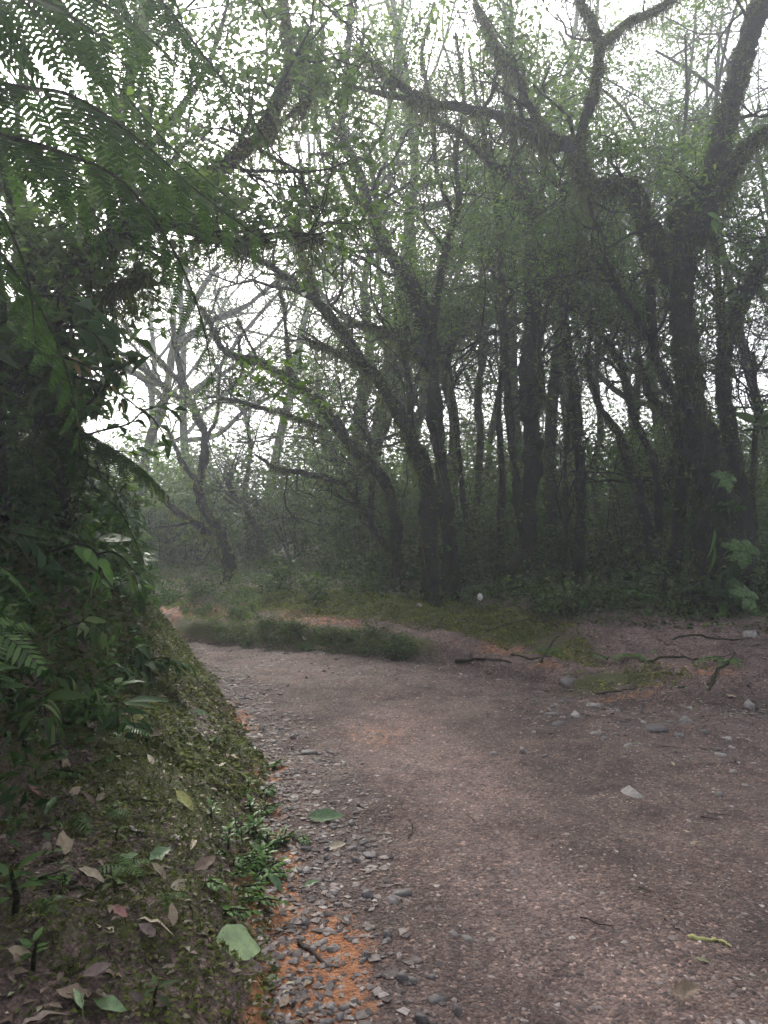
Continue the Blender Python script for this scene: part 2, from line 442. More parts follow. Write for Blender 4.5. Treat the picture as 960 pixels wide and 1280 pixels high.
# worn tan track wheel line from lower centre up to the bend
tx = np.interp(YY, [0, 2.4, 3.5, 5, 6.5, 8], [.75, .6, .5, .35, -.1, -.7])
tan = np.exp(-((XX - tx) / .6) ** 2) * np.clip(2.6 * (n_t - .34) + .35 * (fbm(XX, YY, 2.6, 4, 15) - .5), 0, 1)
tan = np.maximum(tan, .4 * np.exp(-((XX - 1.5) / .7) ** 2 - ((YY - 2.4) / .8) ** 2))
tan = np.maximum(tan, .95 * sstep(.05, .3, DR) * sstep(2.6, 1.8, DR) * np.clip(n_t * 1.5, 0, 1))
tan = np.maximum(tan, .65 * sstep(6.0, 8.0, YY) * sstep(.1, -.6, DR) * (.3 + n_t))
cov = np.stack([np.clip(moss, 0, 1), np.clip(clay, 0, 1), np.clip(tan, 0, 1), np.ones_like(moss)], -1).reshape(-1, 4)
ii = (np.arange(ny - 1)[:, None] * nx + np.arange(nx - 1)[None, :])
Q = np.stack([ii, ii + 1, ii + nx + 1, ii + nx], -1).reshape(-1, 4)
def fmean(A): return ((A[:-1, :-1] + A[1:, :-1] + A[:-1, 1:] + A[1:, 1:]) / 4).ravel()
fl, fr_ = fmean(DL), fmean(DR)
region = np.where(fl > 0, 1, np.where(fr_ > 2.2, 3, np.where(fr_ > 0, 2, 0)))
for r_, nm in ((0, 'path'), (1, 'left_bank'), (2, 'far_bank'), (3, 'forest_floor')):
    q = Q[region == r_]
    idx, inv = np.unique(q, return_inverse=True)
    me = mesh(nm, GV[idx], [inv.reshape(-1, 4)], M['soil'], True)
    ca = me.color_attributes.new('cover', 'FLOAT_COLOR', 'POINT')
    ca.data.foreach_set('color', cov[idx].astype(np.float32).ravel())
    tag(link(nm, me), {'path': 'damp brown dirt path with gravel and worn tan track', 'left_bank': 'mossy earth bank rising beside the path',
        'far_bank': 'low eroded clay bank with moss along its top edge', 'forest_floor': 'dark forest floor under the trees'}[nm], nm.split('_')[-1], kind='structure')

# ------------------------------------------------------------------ leaf clouds
def leaf_cloud(C, size, nrm=None, droop=.25, aspect=.42, flat=.6):
    """one small folded leaf per centre; returns V, F (quads)"""
    n = len(C)
    d = rng.normal(size=(n, 3)); d[:, 2] = d[:, 2] * (1 - flat) - droop
    d = unit(d)
    up = rng.normal(size=(n, 3)) * .55 + np.array([0, 0, 1.0])
    if nrm is not None: up = up * .6 + nrm
    s = unit(np.cross(d, up)); up = np.cross(s, d)
    L = (size * (0.5 + 1.0 * rng.random(n)))[:, None] if np.ndim(size) else size * (0.5 + 1.0 * rng.random((n, 1)))
    w = L * aspect * (.8 + .4 * rng.random((n, 1))) * .5
    b = C - d * L * .5
    l = C - d * L * .05 + s * w + up * w * .5
    r = C - d * L * .05 - s * w + up * w * .5
    t = C + d * L * .5 - up * L * .08
    V = np.stack([b, r, t, l], 1).reshape(-1, 3)
    Fq = np.arange(n * 4).reshape(-1, 4)
    return V, Fq

def strands(C, length, width, down=1.0, spread=.5):
    """thin tapering moss strands / blades, 2-segment"""
    n = len(C)
    d = rng.normal(size=(n, 3)) * spread; d[:, 2] -= down
    d = unit(d); L = length * (.4 + .9 * rng.random((n, 1)))
    s = unit(np.cross(d, rng.normal(size=(n, 3)))) * width
    m = C + d * L * .5 + rng.normal(size=(n, 3)) * .12 * L
    t = C + d * L + rng.normal(size=(n, 3)) * .2 * L; t[:, 2] -= L[:, 0] * .1 * np.sign(down)
    V = np.stack([C - s, C + s, m + s * .7, m - s * .7, t], 1).reshape(-1, 3)
    i = np.arange(n)[:, None] * 5
    return V, [i + np.array([[0, 1, 2, 3]]), i + np.array([[3, 2, 4]])]

# sky openings in the canopy of the photographed place: bright holes kept free of twigs
GAPS = [(285, 380, 85, 60), (700, 25, 30, 32), (565, 175, 28, 30), (580, 505, 26, 22), (780, 490, 30, 30), (948, 430, 40, 55), (225, 300, 40, 20),
        (215, 90, 30, 40), (430, 45, 26, 26), (600, 20, 20, 26), (330, 60, 22, 30), (480, 230, 22, 30), (545, 260, 18, 25), (170, 440, 60, 50)]
def in_gap(p):
    if p[1] < 1: return False
    u = 480 + p[0] / p[1] * F; v = 640 - (p[2] - CAMZ) / p[1] * F
    return any(((u - a) / c) ** 2 + ((v - b) / d) ** 2 < 1 for a, b, c, d in GAPS)

def wander(p, d, L, n=5, wob=.3, lift=.05):
    pts = [np.array(p, float)]; d = unit(d)
    for i in range(n):
        d = unit(d + rng.normal(size=3) * wob + np.array([0, 0, lift]))
        pts.append(pts[-1] + d * L / n)
    return np.array(pts), d

def grow(p, d, L, r, level, tw, ends, wob=.28):
    pts, dl = wander(p, d, L, 4 if level == 0 else 5, wob)
    tw.add(*tube(pts, np.linspace(r, r * .35, len(pts)), 3 if level == 0 else 4))
    if level == 0:
        ends.append(pts[-1]); ends.append(pts[2]); return
    for k in range(3 + int(rng.random() * 2)):
        i = 1 + int(rng.random() * (len(pts) - 1.01)); i = min(i, len(pts) - 1)
        nd_ = unit(dl * .6 + rng.normal(size=3) * .75)
        grow(pts[i], nd_, L * (.45 + .3 * rng.random()), r * .5, level - 1, tw, ends, wob)

def refine(c, r, f=2):
    n = len(c); t = np.linspace(0, n - 1, n * f); i = np.arange(n)
    cc = np.stack([np.interp(t, i, c[:, j]) for j in range(3)], -1)
    rr = np.interp(t, i, r) * (1 + .10 * np.sin(t * .55 + rng.random() * 6) * rng.random() + .07 * rng.normal(size=len(t)))
    return cc, rr

def make_tree(name, label, Y, trunk, limbs=(), bark='bark', leafm='canopy', leaf=.055, per=7, twigs=26, tstart=.45, twl=1.3,
              moss=0, mossm='mossleaf', clump=.22, group=None, epi=0, gaps=True, level=2, dens=1.0):
    """trunk, limbs: (list of (px, py, width px), depth change along it); built in metres at depth Y"""
    def conv(spec):
        pts, dy = spec[:2]
        n = len(pts)
        P3 = []; Rr = []
        for i, (a, b, w) in enumerate(pts):
            yy = Y + (spec[2] if len(spec) > 2 else 0) + dy * i / (n - 1)
            P3.append(P(a, b, yy)); Rr.append(w * .86 / 2 / F * yy)
        c = catmull(P3, 7)
        rr = np.interp(np.linspace(0, n - 1, len(c)), np.arange(n), Rr)
        c = c + np.cumsum(rng.normal(size=c.shape), 0) * .004
        return c, rr
    tc, tr = conv(trunk)
    base = tc[0].copy()
    g = hz(base[0], base[1])
    down = np.array([[base[0], base[1], g - .25]]); 
    if base[2] > g - .2:
        k = max(2, int((base[2] - g) / .12) + 2)
        t = np.linspace(0, 1, k, endpoint=False)[:, None]
        ext = down * (1 - t) + base * t
        flare = 1 + .35 * (1 - t[:, 0]) ** 2
        tc = np.vstack([ext, tc]); tr = np.concatenate([tr[0] * flare, tr])
    root = bpy.data.objects.new(name, None); col.objects.link(root)
    loc = np.array([base[0], base[1], g]); root.location = loc
    tag(root, label, 'tree', group)
    tcf, trf = refine(tc, tr); mb = MB(); mb.add(*tube(tcf, trf, 22, .17)); mb.build('trunk', M[bark], root, True, loc)
    paths = [(tc, tr, tstart)]
    for l in limbs:
        c, rr = conv(l)
        cf, rf = refine(c, rr); mb = MB(); mb.add(*tube(cf, rf, 13, .22)); mb.build('limb', M[bark], root, True, loc)
        paths.append((c, rr, .15))
    tw = MB(); ends = []
    tot = sum(len(p[0]) * (1 - p[2]) for p in paths)
    for c, rr, t0 in paths:
        n = int(round(twigs * len(c) * (1 - t0) / tot))
        for k in range(n):
            i = int((t0 + (1 - t0) * rng.random() ** .8) * (len(c) - 1))
            T = unit(c[min(i + 1, len(c) - 1)] - c[max(i - 1, 0)])
            dd = unit(T * .5 + rng.normal(size=3) * np.array([.9, .9, .6]) + np.array([0, 0, .25]))
            grow(c[i], dd, twl * (.55 + .7 * rng.random()), min(rr[i] * .5, .03), level, tw, ends)
    tag(tw.build('branches', M[bark], root, True, loc), kind='stuff') if tw.n else None
    if ends and per:
        E = np.array([e for e in ends if not (gaps and in_gap(e))])
        kk = fbm(E[:, 0] * .75 + E[:, 1] * .6 + Y, E[:, 2] * .9, 1.0, 2, 31)
        E = E[kk > .5]
        per = int(per * 2.3 * dens + .5); leaf = leaf * 1.15; clump = clump * .58
        C = np.repeat(E, per, 0) + rng.normal(size=(len(E) * per, 3)) * np.array([clump, clump, clump * .6])
        V, Fq = leaf_cloud(C, leaf)
        mb = MB(); mb.add(V, Fq); tag(mb.build('crown', M[leafm], root, False, loc), kind='stuff')
    if moss or epi:
        C = []; D = []
        for c, rr, t0 in paths:
            n = int(2.2 * moss * len(c) / tot)
            i = rng.integers(0, len(c) - 1, n); f = rng.random((n, 1))
            pp = c[i] * (1 - f) + c[i + 1] * f
            o = unit(rng.normal(size=(n, 3)))
            C.append(pp + o * rr[i][:, None] * 1.0); D.append(o)
        C = np.concatenate(C); D = np.concatenate(D)
        clmp = fbm(C[:, 0] * 2 + C[:, 1], C[:, 2] * 2, 1.5, 3, 7)
        keep = clmp > .44
        C = C[keep]; D = D[keep]
        mb = MB(); mb.add(*strands(C, .09, .004, .6, .6))
        h = D[:, 2] < .1
        mb.add(*strands(C[h][::5], .3, .004, 1.3, .22))
        mb.add(*leaf_cloud(C + D * .02, .035, D, .1))
        tag(mb.build('moss', M[mossm], root, False, loc), kind='stuff')
    if epi:
        c, rr, _ = paths[0]
        i = rng.integers(0, len(c) - 1, epi); o = unit(rng.normal(size=(epi, 3)))
        C = c[i] + o * (rr[i][:, None] + .04)
        C = np.repeat(C, 4, 0) + rng.normal(size=(epi * 4, 3)) * .05
        mb = MB(); mb.add(*leaf_cloud(C, .085, np.repeat(o, 4, 0), .5, .35)); tag(mb.build('climber_leaves', M['under'], root, False, loc), kind='stuff')
    return root

# ------------------------------------------------------------------ the photographed trees
make_tree('mossy_tree', 'massive mossy old tree with arched limbs standing beside the path', 9.2,
    ([(902, 775, 96), (902, 700, 74), (896, 620, 56), (880, 560, 45), (864, 500, 37), (855, 440, 36), (848, 380, 36), (846, 320, 40), (850, 280, 38), (866, 245, 26), (884, 215, 12)], .3),
    [([(846, 345, 36.0), (822, 312, 32.4), (805, 275, 28.8), (790, 238, 27.6), (765, 233, 21.6), (738, 236, 20.4), (724, 205, 20.4), (718, 185, 19.2), (690, 184, 20.4), (668, 170, 20.4), (640, 155, 15.6), (605, 144, 13.2), (545, 134, 10.8), (480, 124, 7.2), (440, 112, 3.6)], -.9),
     ([(719, 190, 14.4), (680, 165, 10.8), (655, 128, 9.6), (640, 92, 9.6), (612, 60, 8.4), (597, 28, 7.2), (575, -20, 4.8)], -.3, -.6),
     ([(721, 190, 15.6), (728, 160, 14.4), (740, 120, 13.2), (752, 65, 13.2), (744, 30, 9.6), (726, -5, 7.2), (715, -40, 4.8)], .3, -.6),
     ([(751, 62, 8.4), (780, 32, 6.0), (822, 12, 4.8), (870, -20, 3.6)], .3, -.5),
     ([(724, 200, 21.6), (731, 225, 19.2), (738, 248, 15.6)], 0, -.65),
     ([(866, 300, 40.8), (884, 250, 36.0), (897, 185, 32.4), (911, 130, 30.0), (925, 75, 28.8), (940, 25, 26.4), (955, -40, 21.6)], .3),
     ([(876, 275, 28.8), (905, 235, 24.0), (930, 192, 21.6), (962, 168, 18.0), (1010, 150, 12.0)], -.5),
     ([(545, 135, 10.8), (520, 118, 9.6), (495, 98, 8.4), (470, 78, 6.0), (448, 60, 3.6)], -.2, -.8)],
    'bark_mossy', 'canopy', .06, 7, 26, .85, .9, 14000, epi=90, clump=.2)
make_tree('forked_tree', 'dark forked trunk leaning right just behind the massive mossy tree', 9.9,
    ([(935, 760, 34), (925, 640, 28), (913, 560, 24), (903, 500, 22), (902, 450, 22), (907, 420, 23), (920, 390, 23), (938, 358, 22), (962, 300, 20), (990, 220, 15)], .5),
    [([(905, 425, 13), (900, 380, 10), (897, 330, 9), (890, 270, 8), (893, 200, 6)], .3)], 'bark', 'canopy_dark', .055, 8, 17, .6, 1.2, 1500, epi=40)
make_tree('leaning_tree', 'slim dark bent trunk rising left of the massive mossy tree', 9.6,
    ([(831, 752, 22), (843, 700, 19), (848, 640, 18), (852, 590, 18), (853, 560, 17), (842, 532, 14), (826, 505, 13), (808, 485, 11), (800, 460, 9), (790, 440, 6)], .2),
    [([(850, 560, 13), (846, 505, 12), (822, 460, 12), (815, 425, 12), (811, 365, 12), (820, 330, 10), (815, 290, 7), (800, 240, 5)], .6),
     ([(816, 432, 8), (795, 397, 10), (778, 368, 11), (757, 342, 8), (730, 314, 5), (715, 300, 3)], -.2, .3),
     ([(776, 366, 6), (768, 340, 5), (757, 308, 4), (760, 270, 3)], .1, .2)], 'bark', 'canopy', .055, 7, 13, .75, .9, 1400, epi=30)
make_tree('slender_tree', 'slender dark leaning trunk with double stem before the bright opening', 11.5,
    ([(824, 720, 15), (813, 672, 16), (800, 618, 15), (786, 580, 14), (775, 543, 12), (756, 517, 10), (743, 487, 9), (735, 455, 7), (738, 400, 6), (730, 330, 4)], .6),
    [([(823, 700, 12), (824, 655, 12), (820, 590, 12), (807, 556, 11), (792, 525, 10), (784, 492, 10), (775, 452, 9), (762, 432, 8), (747, 414, 7), (735, 388, 6), (728, 330, 4)], .5)],
    'bark', 'canopy_dark', .06, 8, 14, .7, 1.1, 900, epi=20)
make_tree('upright_tree', 'straight dark trunk with a thin twin stem right of centre', 11.2,
    ([(723, 738, 16), (725, 660, 15), (726, 600, 15), (723, 540, 15), (720, 495, 15), (713, 442, 14), (707, 400, 13), (703, 350, 12), (708, 300, 10), (700, 230, 7)], .3),
    [([(705, 738, 7), (708, 650, 7), (706, 580, 6), (712, 500, 6), (718, 440, 5)], .2)], 'bark', 'canopy', .055, 8, 24, .7, 1.2, 1200, epi=40)
make_tree('straight_tree', 'hazy straight trunk left of the dark upright trunk', 13,
    ([(685, 745, 19), (686, 660, 18), (687, 600, 18), (690, 525, 17), (697, 450, 15), (706, 380, 14), (712, 300, 11), (718, 220, 7)], .4), [],
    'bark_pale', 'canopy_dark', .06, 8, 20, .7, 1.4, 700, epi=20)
make_tree('stout_tree', 'stout mossy trunk with joined twin stem at the centre of the grove', 10.4,
    ([(645, 757, 40), (648, 715, 30), (655, 680, 26), (654, 640, 25), (661, 575, 25), (657, 520, 26), (656, 470, 29), (659, 410, 26), (658, 350, 18), (655, 285, 15), (641, 228, 13), (636, 188, 11), (625, 120, 9), (632, 40, 6), (628, -40, 4)], .3),
    [([(650, 650, 13), (642, 580, 11), (635, 505, 11), (630, 430, 11), (626, 370, 10), (624, 300, 9), (615, 220, 7), (600, 150, 5), (585, 60, 3)], .4),
     ([(661, 530, 11), (676, 497, 10), (673, 445, 8), (680, 390, 6), (690, 340, 4)], -.4),
     ([(641, 228, 10), (615, 205, 8), (590, 182, 8), (560, 160, 6), (530, 150, 4)], -.5),
     ([(656, 330, 10), (670, 280, 8), (680, 220, 7), (672, 150, 5), (690, 80, 3)], .6)], 'bark_mossy', 'canopy', .055, 8, 36, .62, 1.25, 2600, epi=60)
make_tree('twin_tree', 'dark trunk curving far out to the left, nearer of two crossing trunks', 9.9,
    ([(541, 762, 28), (537, 700, 26), (535, 650, 26), (530, 590, 25), (511, 550, 21), (495, 512, 18), (474, 478, 17), (448, 450, 16), (425, 415, 15), (402, 385, 14), (375, 360, 12), (345, 338, 10), (312, 322, 7), (285, 318, 5)], -.8),
    [([(402, 385, 9), (385, 340, 8), (372, 300, 7), (380, 240, 5), (372, 180, 4)], .5, -.5),
     ([(448, 450, 8), (425, 440, 7), (398, 432, 6), (375, 420, 4)], -.3, -.5),
     ([(520, 570, 11), (512, 520, 9), (508, 470, 8), (498, 430, 6), (490, 390, 4)], .5)], 'bark', 'canopy', .05, 8, 40, .6, 1.1, 2200, epi=60)
make_tree('twin_tree', 'dark trunk with heavy fork bending left above the crossing trunks', 10.2,
    ([(567, 757, 23), (564, 700, 21), (561, 660, 21), (555, 600, 20), (546, 530, 21), (543, 460, 22), (536, 405, 27), (522, 375, 28), (500, 335, 19), (480, 305, 15), (464, 260, 13), (452, 215, 12), (432, 165, 10), (436, 110, 9), (441, 40, 8), (446, -40, 6)], .2),
    [([(542, 465, 14), (522, 445, 11), (500, 427, 9), (478, 410, 9), (450, 402, 6), (425, 398, 4)], -.4),
     ([(540, 410, 14), (548, 355, 11), (560, 300, 10), (572, 250, 8), (568, 190, 7), (580, 120, 5), (570, 40, 4)], .6),
     ([(434, 180, 8), (415, 150, 7), (398, 100, 6), (404, 40, 5), (396, -30, 3)], .3, .2),
     ([(464, 265, 8), (440, 240, 7), (420, 200, 6), (395, 190, 4)], -.4, .1),
     ([(566, 270, 7), (545, 215, 6), (540, 140, 6), (525, 70, 5), (540, 0, 4)], .2, .4)], 'bark_mossy', 'canopy', .052, 8, 54, .5, 1.25, 2600, epi=70)
make_tree('arching_tree', 'thin trunk arching left over the clearing like a bow', 10.6,
    ([(497, 740, 18), (494, 690, 17), (492, 645, 16), (480, 605, 16), (458, 577, 16), (440, 562, 16), (424, 538, 17), (396, 500, 15), (360, 473, 14), (322, 450, 12), (292, 444, 10), (272, 432, 9), (262, 405, 6), (250, 380, 4)], -.9),
    [([(404, 535, 7), (378, 523, 7), (350, 511, 6), (312, 500, 6), (276, 490, 4), (250, 492, 2)], -.3, -.4),
     ([(432, 606, 10), (402, 596, 9), (372, 590, 8), (346, 585, 5), (320, 570, 3)], -.5, .2),
     ([(490, 690, 11), (470, 668, 10), (455, 640, 8), (432, 606, 8)], .1, .1),
     ([(362, 474, 7), (357, 430, 6), (350, 380, 5), (340, 340, 4)], .3, -.5),
     ([(322, 450, 5), (310, 425, 4), (300, 400, 3)], .2, -.6)], 'bark_mossy', 'canopy', .05, 5, 24, .6, .8, 2600, epi=20)
make_tree('broad_tree', 'thick hazy trunk in shade behind the arching bow-shaped tree', 14,
    ([(437, 722, 30), (440, 660, 26), (441, 615, 24), (446, 560, 20), (452, 500, 17), (462, 430, 14), (455, 360, 11), (470, 280, 8), (462, 200, 6)], .3),
    [([(445, 600, 13), (470, 560, 11), (488, 520, 9), (500, 470, 7), (520, 400, 5)], .5),
     ([(428, 722, 16), (430, 650, 14), (424, 590, 12), (405, 540, 9), (395, 470, 6)], .4)], 'bark_pale', 'canopy', .065, 7, 40, .55, 1.6, 900, epi=20)
make_tree('misty_tree', 'pale crooked tree standing alone in the mist at the bend', 12.2,
    ([(283, 762, 19), (286, 715, 18), (283, 690, 17), (272, 662, 15), (256, 637, 14), (248, 610, 13), (255, 585, 12), (257, 550, 11), (246, 520, 11), (231, 486, 10), (221, 446, 8), (214, 400, 6)], .2),
    [([(270, 668, 13), (252, 660, 12), (238, 650, 10), (220, 640, 8), (205, 620, 6), (190, 612, 3)], -.3),
     ([(240, 508, 9), (220, 494, 9), (195, 474, 9), (165, 452, 8), (135, 430, 6), (110, 410, 4)], .4),
     ([(231, 486, 8), (208, 462, 8), (185, 440, 7), (160, 415, 5), (140, 385, 3)], -.4, .1),
     ([(250, 605, 8), (232, 585, 8), (222, 560, 6), (212, 530, 4)], .2),
     ([(257, 550, 6), (270, 520, 5), (275, 470, 4), (285, 430, 3)], .4)], 'bark_mossy', 'canopy', .06, 4, 26, .6, .9, 1800, 'mossbright', epi=10)
make_tree('misty_tree', 'faint tree with reddish leafed limbs deep in the mist', 16,
    ([(165, 740, 17), (170, 640, 15), (185, 560, 13), (205, 500, 12), (215, 440, 10), (240, 380, 8), (270, 330, 6)], .3),
    [([(205, 500, 10), (175, 470, 9), (145, 455, 8), (110, 440, 6)], .2), ([(215, 440, 9), (255, 405, 8), (300, 385, 7), (345, 350, 5)], .4), ([(240, 380, 6), (230, 330, 5), (250, 290, 4)], .2)],
    'bark_pale', 'copper', .075, 3, 20, .7, 1.2, 500)
for k, (spec, lab) in enumerate([
    ([(598, 735, 12), (594, 660, 11), (597, 600, 10), (599, 540, 10), (596, 490, 9), (604, 430, 8), (600, 350, 6), (610, 270, 4)], 'thin hazy trunk between the crossing trunks and stout trunk'),
    ([(590, 735, 9), (584, 660, 8), (576, 590, 7), (568, 520, 6), (560, 450, 5), (572, 380, 4)], 'very thin dark stem leaning left beside the crossing trunks'),
    ([(626, 740, 11), (625, 660, 10), (627, 590, 9), (622, 520, 9), (628, 450, 8), (620, 370, 6), (612, 290, 4)], 'thin upright trunk touching the left side of stout trunk'),
    ([(752, 735, 9), (748, 660, 9), (742, 600, 8), (750, 540, 8), (745, 470, 7), (752, 400, 5), (760, 320, 4)], 'thin trunk right of the dark upright trunk'),
    ([(785, 735, 18), (783, 680, 17), (782, 640, 16), (788, 590, 14), (795, 520, 11), (800, 440, 8), (792, 350, 6)], 'hazy mid-sized trunk behind the slender double-stemmed trunk'),
    ([(775, 738, 16), (790, 700, 14), (808, 665, 12), (825, 630, 10), (838, 580, 7)], 'low trunk slanting right across the understory'),
    ([(470, 735, 10), (468, 690, 9), (462, 640, 8), (466, 580, 7), (455, 520, 6), (462, 450, 4)], 'thin stem at the foot of the arching tree'),
    ([(338, 735, 11), (330, 690, 10), (318, 655, 8), (300, 630, 6), (285, 600, 4)], 'small crooked leaning stem right of the misty crooked tree'),
    ([(310, 735, 9), (312, 680, 8), (306, 620, 7), (315, 560, 5), (305, 500, 3)], 'thin faint stem right of the misty crooked tree'),
    ([(400, 740, 9), (402, 680, 8), (398, 620, 7), (405, 560, 6), (400, 480, 4)], 'thin faint stem left of the thick hazy trunk'),
    ([(877, 735, 12), (872, 660, 11), (868, 600, 10), (874, 540, 9), (866, 470, 8), (872, 400, 6)], 'thin trunk hidden behind the massive mossy trunk'),
    ([(948, 745, 9), (945, 680, 8), (943, 600, 8), (948, 520, 7), (944, 440, 5)], 'thin upright stem at the right edge of the grove')]):
    sp_, lb_ = (spec, lab)
    Yk = [14, 12.5, 12, 14.5, 15, 12.6, 12, 15, 16.5, 15.5, 11.5, 10.5][k]
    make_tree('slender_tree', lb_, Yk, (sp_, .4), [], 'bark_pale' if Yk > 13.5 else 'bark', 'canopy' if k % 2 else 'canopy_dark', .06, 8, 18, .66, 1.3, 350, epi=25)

# ------------------------------------------------------------------ dark tree of the left bank, limbs overhanging
make_tree('bank_tree', 'dark moss-covered tree rooted in the left bank with overhanging limbs', 5.0,
    ([(95, 915, 70), (88, 840, 62), (78, 740, 46), (70, 640, 40), (62, 540, 36), (50, 440, 34), (40, 360, 34), (20, 280, 30), (-20, 180, 26)], .2),
    [([(45, 350, 34), (90, 330, 38), (140, 300, 34), (200, 282, 22), (250, 296, 15), (300, 303, 11), (350, 296, 7), (395, 300, 4)], .9),
     ([(140, 300, 20), (200, 250, 17), (275, 210, 15), (325, 168, 13), (352, 122, 11), (360, 70, 10), (352, 0, 8), (345, -40, 6)], 1.4),
     ([(325, 168, 7), (355, 150, 7), (385, 120, 6), (400, 70, 4)], .3, 1.3),
     ([(60, 440, 14), (80, 480, 12), (88, 530, 9), (92, 570, 6)], -.2),
     ([(50, 420, 14), (85, 395, 11), (120, 380, 8), (150, 362, 5), (190, 345, 3)], -.3)],
    'bark_mossy', 'canopy_dark', .06, 7, 46, .8, .8, 5200, epi=130, clump=.2)
make_tree('bank_tree', 'leafy tree standing on the left bank behind the ferns', 7.0,
    ([(20, 640, 30), (30, 520, 26), (70, 400, 24), (110, 260, 22), (150, 140, 18), (180, 20, 14), (200, -80, 10)], .3),
    [([(110, 260, 14), (170, 200, 12), (230, 130, 9), (270, 60, 7), (290, -20, 5)], .5), ([(70, 400, 12), (40, 300, 10), (20, 180, 8), (30, 60, 6)], -.4), ([(150, 140, 10), (100, 60, 8), (60, -20, 6)], .3)],
    'bark', 'canopy', .065, 8, 30, .55, 1.0, 900, epi=20)

# ------------------------------------------------------------------ trees deeper in the grove (one of each kind built, then copied)
def proto_tree(h, r, lean, leafm, bark, nt, per, leaf, fork, low=.35):
    tw = MB(); ends = []; tr = MB()
    pts, d = wander((0, 0, -.3), (lean, 0, 1), h, 9, .10, .06)
    c = catmull(pts, 4); rr = np.linspace(r, r * .1, len(c)); rr[:4] *= [1.4, 1.2, 1.1, 1.03]
    tr.add(*tube(c, rr, 9, .14)); paths = [(c, rr)]
    for k in range(fork):
        i = int(len(c) * (.25 + .4 * rng.random()))
        pp, _ = wander(c[i], unit(rng.normal(size=3) * np.array([.8, .8, .2]) + np.array([0, 0, .7])), h * .5, 6, .2, .05)
        cc = catmull(pp, 3); r2 = np.linspace(rr[i] * .7, rr[i] * .2, len(cc)); tr.add(*tube(cc, r2, 7, .12)); paths.append((cc, r2))
    for k in range(nt):
        c, rr = paths[int(rng.random() * len(paths))]
        lo = low if c is paths[0][0] else .1
        i = int((lo + (1 - lo) * rng.random()) * (len(c) - 1))
        grow(c[i], unit(rng.normal(size=3) * np.array([1, 1, .5]) + np.array([0, 0, .25])), 1.7 * (.5 + .7 * rng.random()), .022, 2, tw, ends)
    E = np.array(ends)
    E = E[fbm(E[:, 0] * 1.1 + E[:, 1] * .9, E[:, 2] * 1.2, 1.0, 3, 33) > .49]
    C = np.repeat(E, per, 0) + rng.normal(size=(len(E) * per, 3)) * np.array([.17, .17, .11])
    cr = MB().add(*leaf_cloud(C, leaf))
    return tr, tw, cr, M[bark], M[leafm]
def build_proto(name, p):
    root = bpy.data.objects.new(name, None); col.objects.link(root)
    p[0].build('trunk', p[3], root); tag(p[1].build('branches', p[3], root), kind='stuff'); tag(p[2].build('crown', p[4], root, False), kind='stuff')
    return root
spots_tall = []
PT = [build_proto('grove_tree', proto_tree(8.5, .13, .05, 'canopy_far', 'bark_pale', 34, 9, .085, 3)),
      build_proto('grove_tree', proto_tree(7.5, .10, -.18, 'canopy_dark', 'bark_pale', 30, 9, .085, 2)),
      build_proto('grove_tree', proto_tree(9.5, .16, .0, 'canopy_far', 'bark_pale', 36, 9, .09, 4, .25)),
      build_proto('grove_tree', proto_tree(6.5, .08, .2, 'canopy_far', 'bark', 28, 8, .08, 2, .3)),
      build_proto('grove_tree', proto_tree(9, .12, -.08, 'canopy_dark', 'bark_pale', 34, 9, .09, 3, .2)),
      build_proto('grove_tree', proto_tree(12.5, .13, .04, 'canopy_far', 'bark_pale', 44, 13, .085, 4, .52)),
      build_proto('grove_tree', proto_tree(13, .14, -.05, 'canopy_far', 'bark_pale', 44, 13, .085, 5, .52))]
for x, y in ((-.4, 16.5), (3.2, 17), (8.4, 16.5), (6.3, 17.5), (.9, 19), (-5.0, 20.5), (-3.5, 23), (-7.2, 25), (5.0, 20)): spots_tall.append((x, y))
spots = []
def try_spot(x, y, mind):
    dl, dr = edges(np.array([x]), np.array([y]))
    if dr[0] < 3.0 or dl[0] > -1: return False
    if any((x - a) ** 2 + (y - b) ** 2 < mind ** 2 for a, b in spots): return False
    u = 480 + x / y * F
    if u < 430 and (y < 19 or rng.random() < .6): return False
    spots.append((x, y)); return True
for _ in range(900):
    y = 13.5 + 10 * rng.random() ** 1.1
    x = (rng.random() - .5) * 2 * (.62 * y + 2)
    try_spot(x, y, 1.7 + .04 * y)
    if len(spots) >= 13: break
def zone(x, y):
    u = 480 + x / y * F
    if u < 200: return 'behind the leafy left bank'
    if u < 400: return 'beyond the misty crooked tree'
    if u < 560: return 'behind the arching tree and crossing trunks'
    if u < 700: return 'behind the stout mossy trunk'
    if u < 830: return 'behind the slender double-stemmed trunk'
    return 'behind the massive mossy tree'
first = [True] * 7
for k, (x, y) in enumerate(spots + spots_tall):
    v = k % 5 if k < len(spots) else 5 + k % 2
    o = PT[v] if first[v] else copy_tree(PT[v])
    first[v] = False
    o.location = (x, y, hz(x, y) - .05)
    o.rotation_euler = (0, 0, rng.random() * 6.28)
    s = .85 + .45 * rng.random()
    if k >= len(spots) + 8: s = 1.3 + .15 * rng.random()
    o.scale = (s, s, s * (.9 + .25 * rng.random()))
    z = zone(x, y)
    far = 'towering hazy-crowned' if k >= len(spots) + 8 else 'tall leafy-crowned' if k >= len(spots) else ('faint distant' if y > 24 else 'hazy slim')
    tag(o, f'{far} tree {z}', 'tree', f'{far} trees {z}')

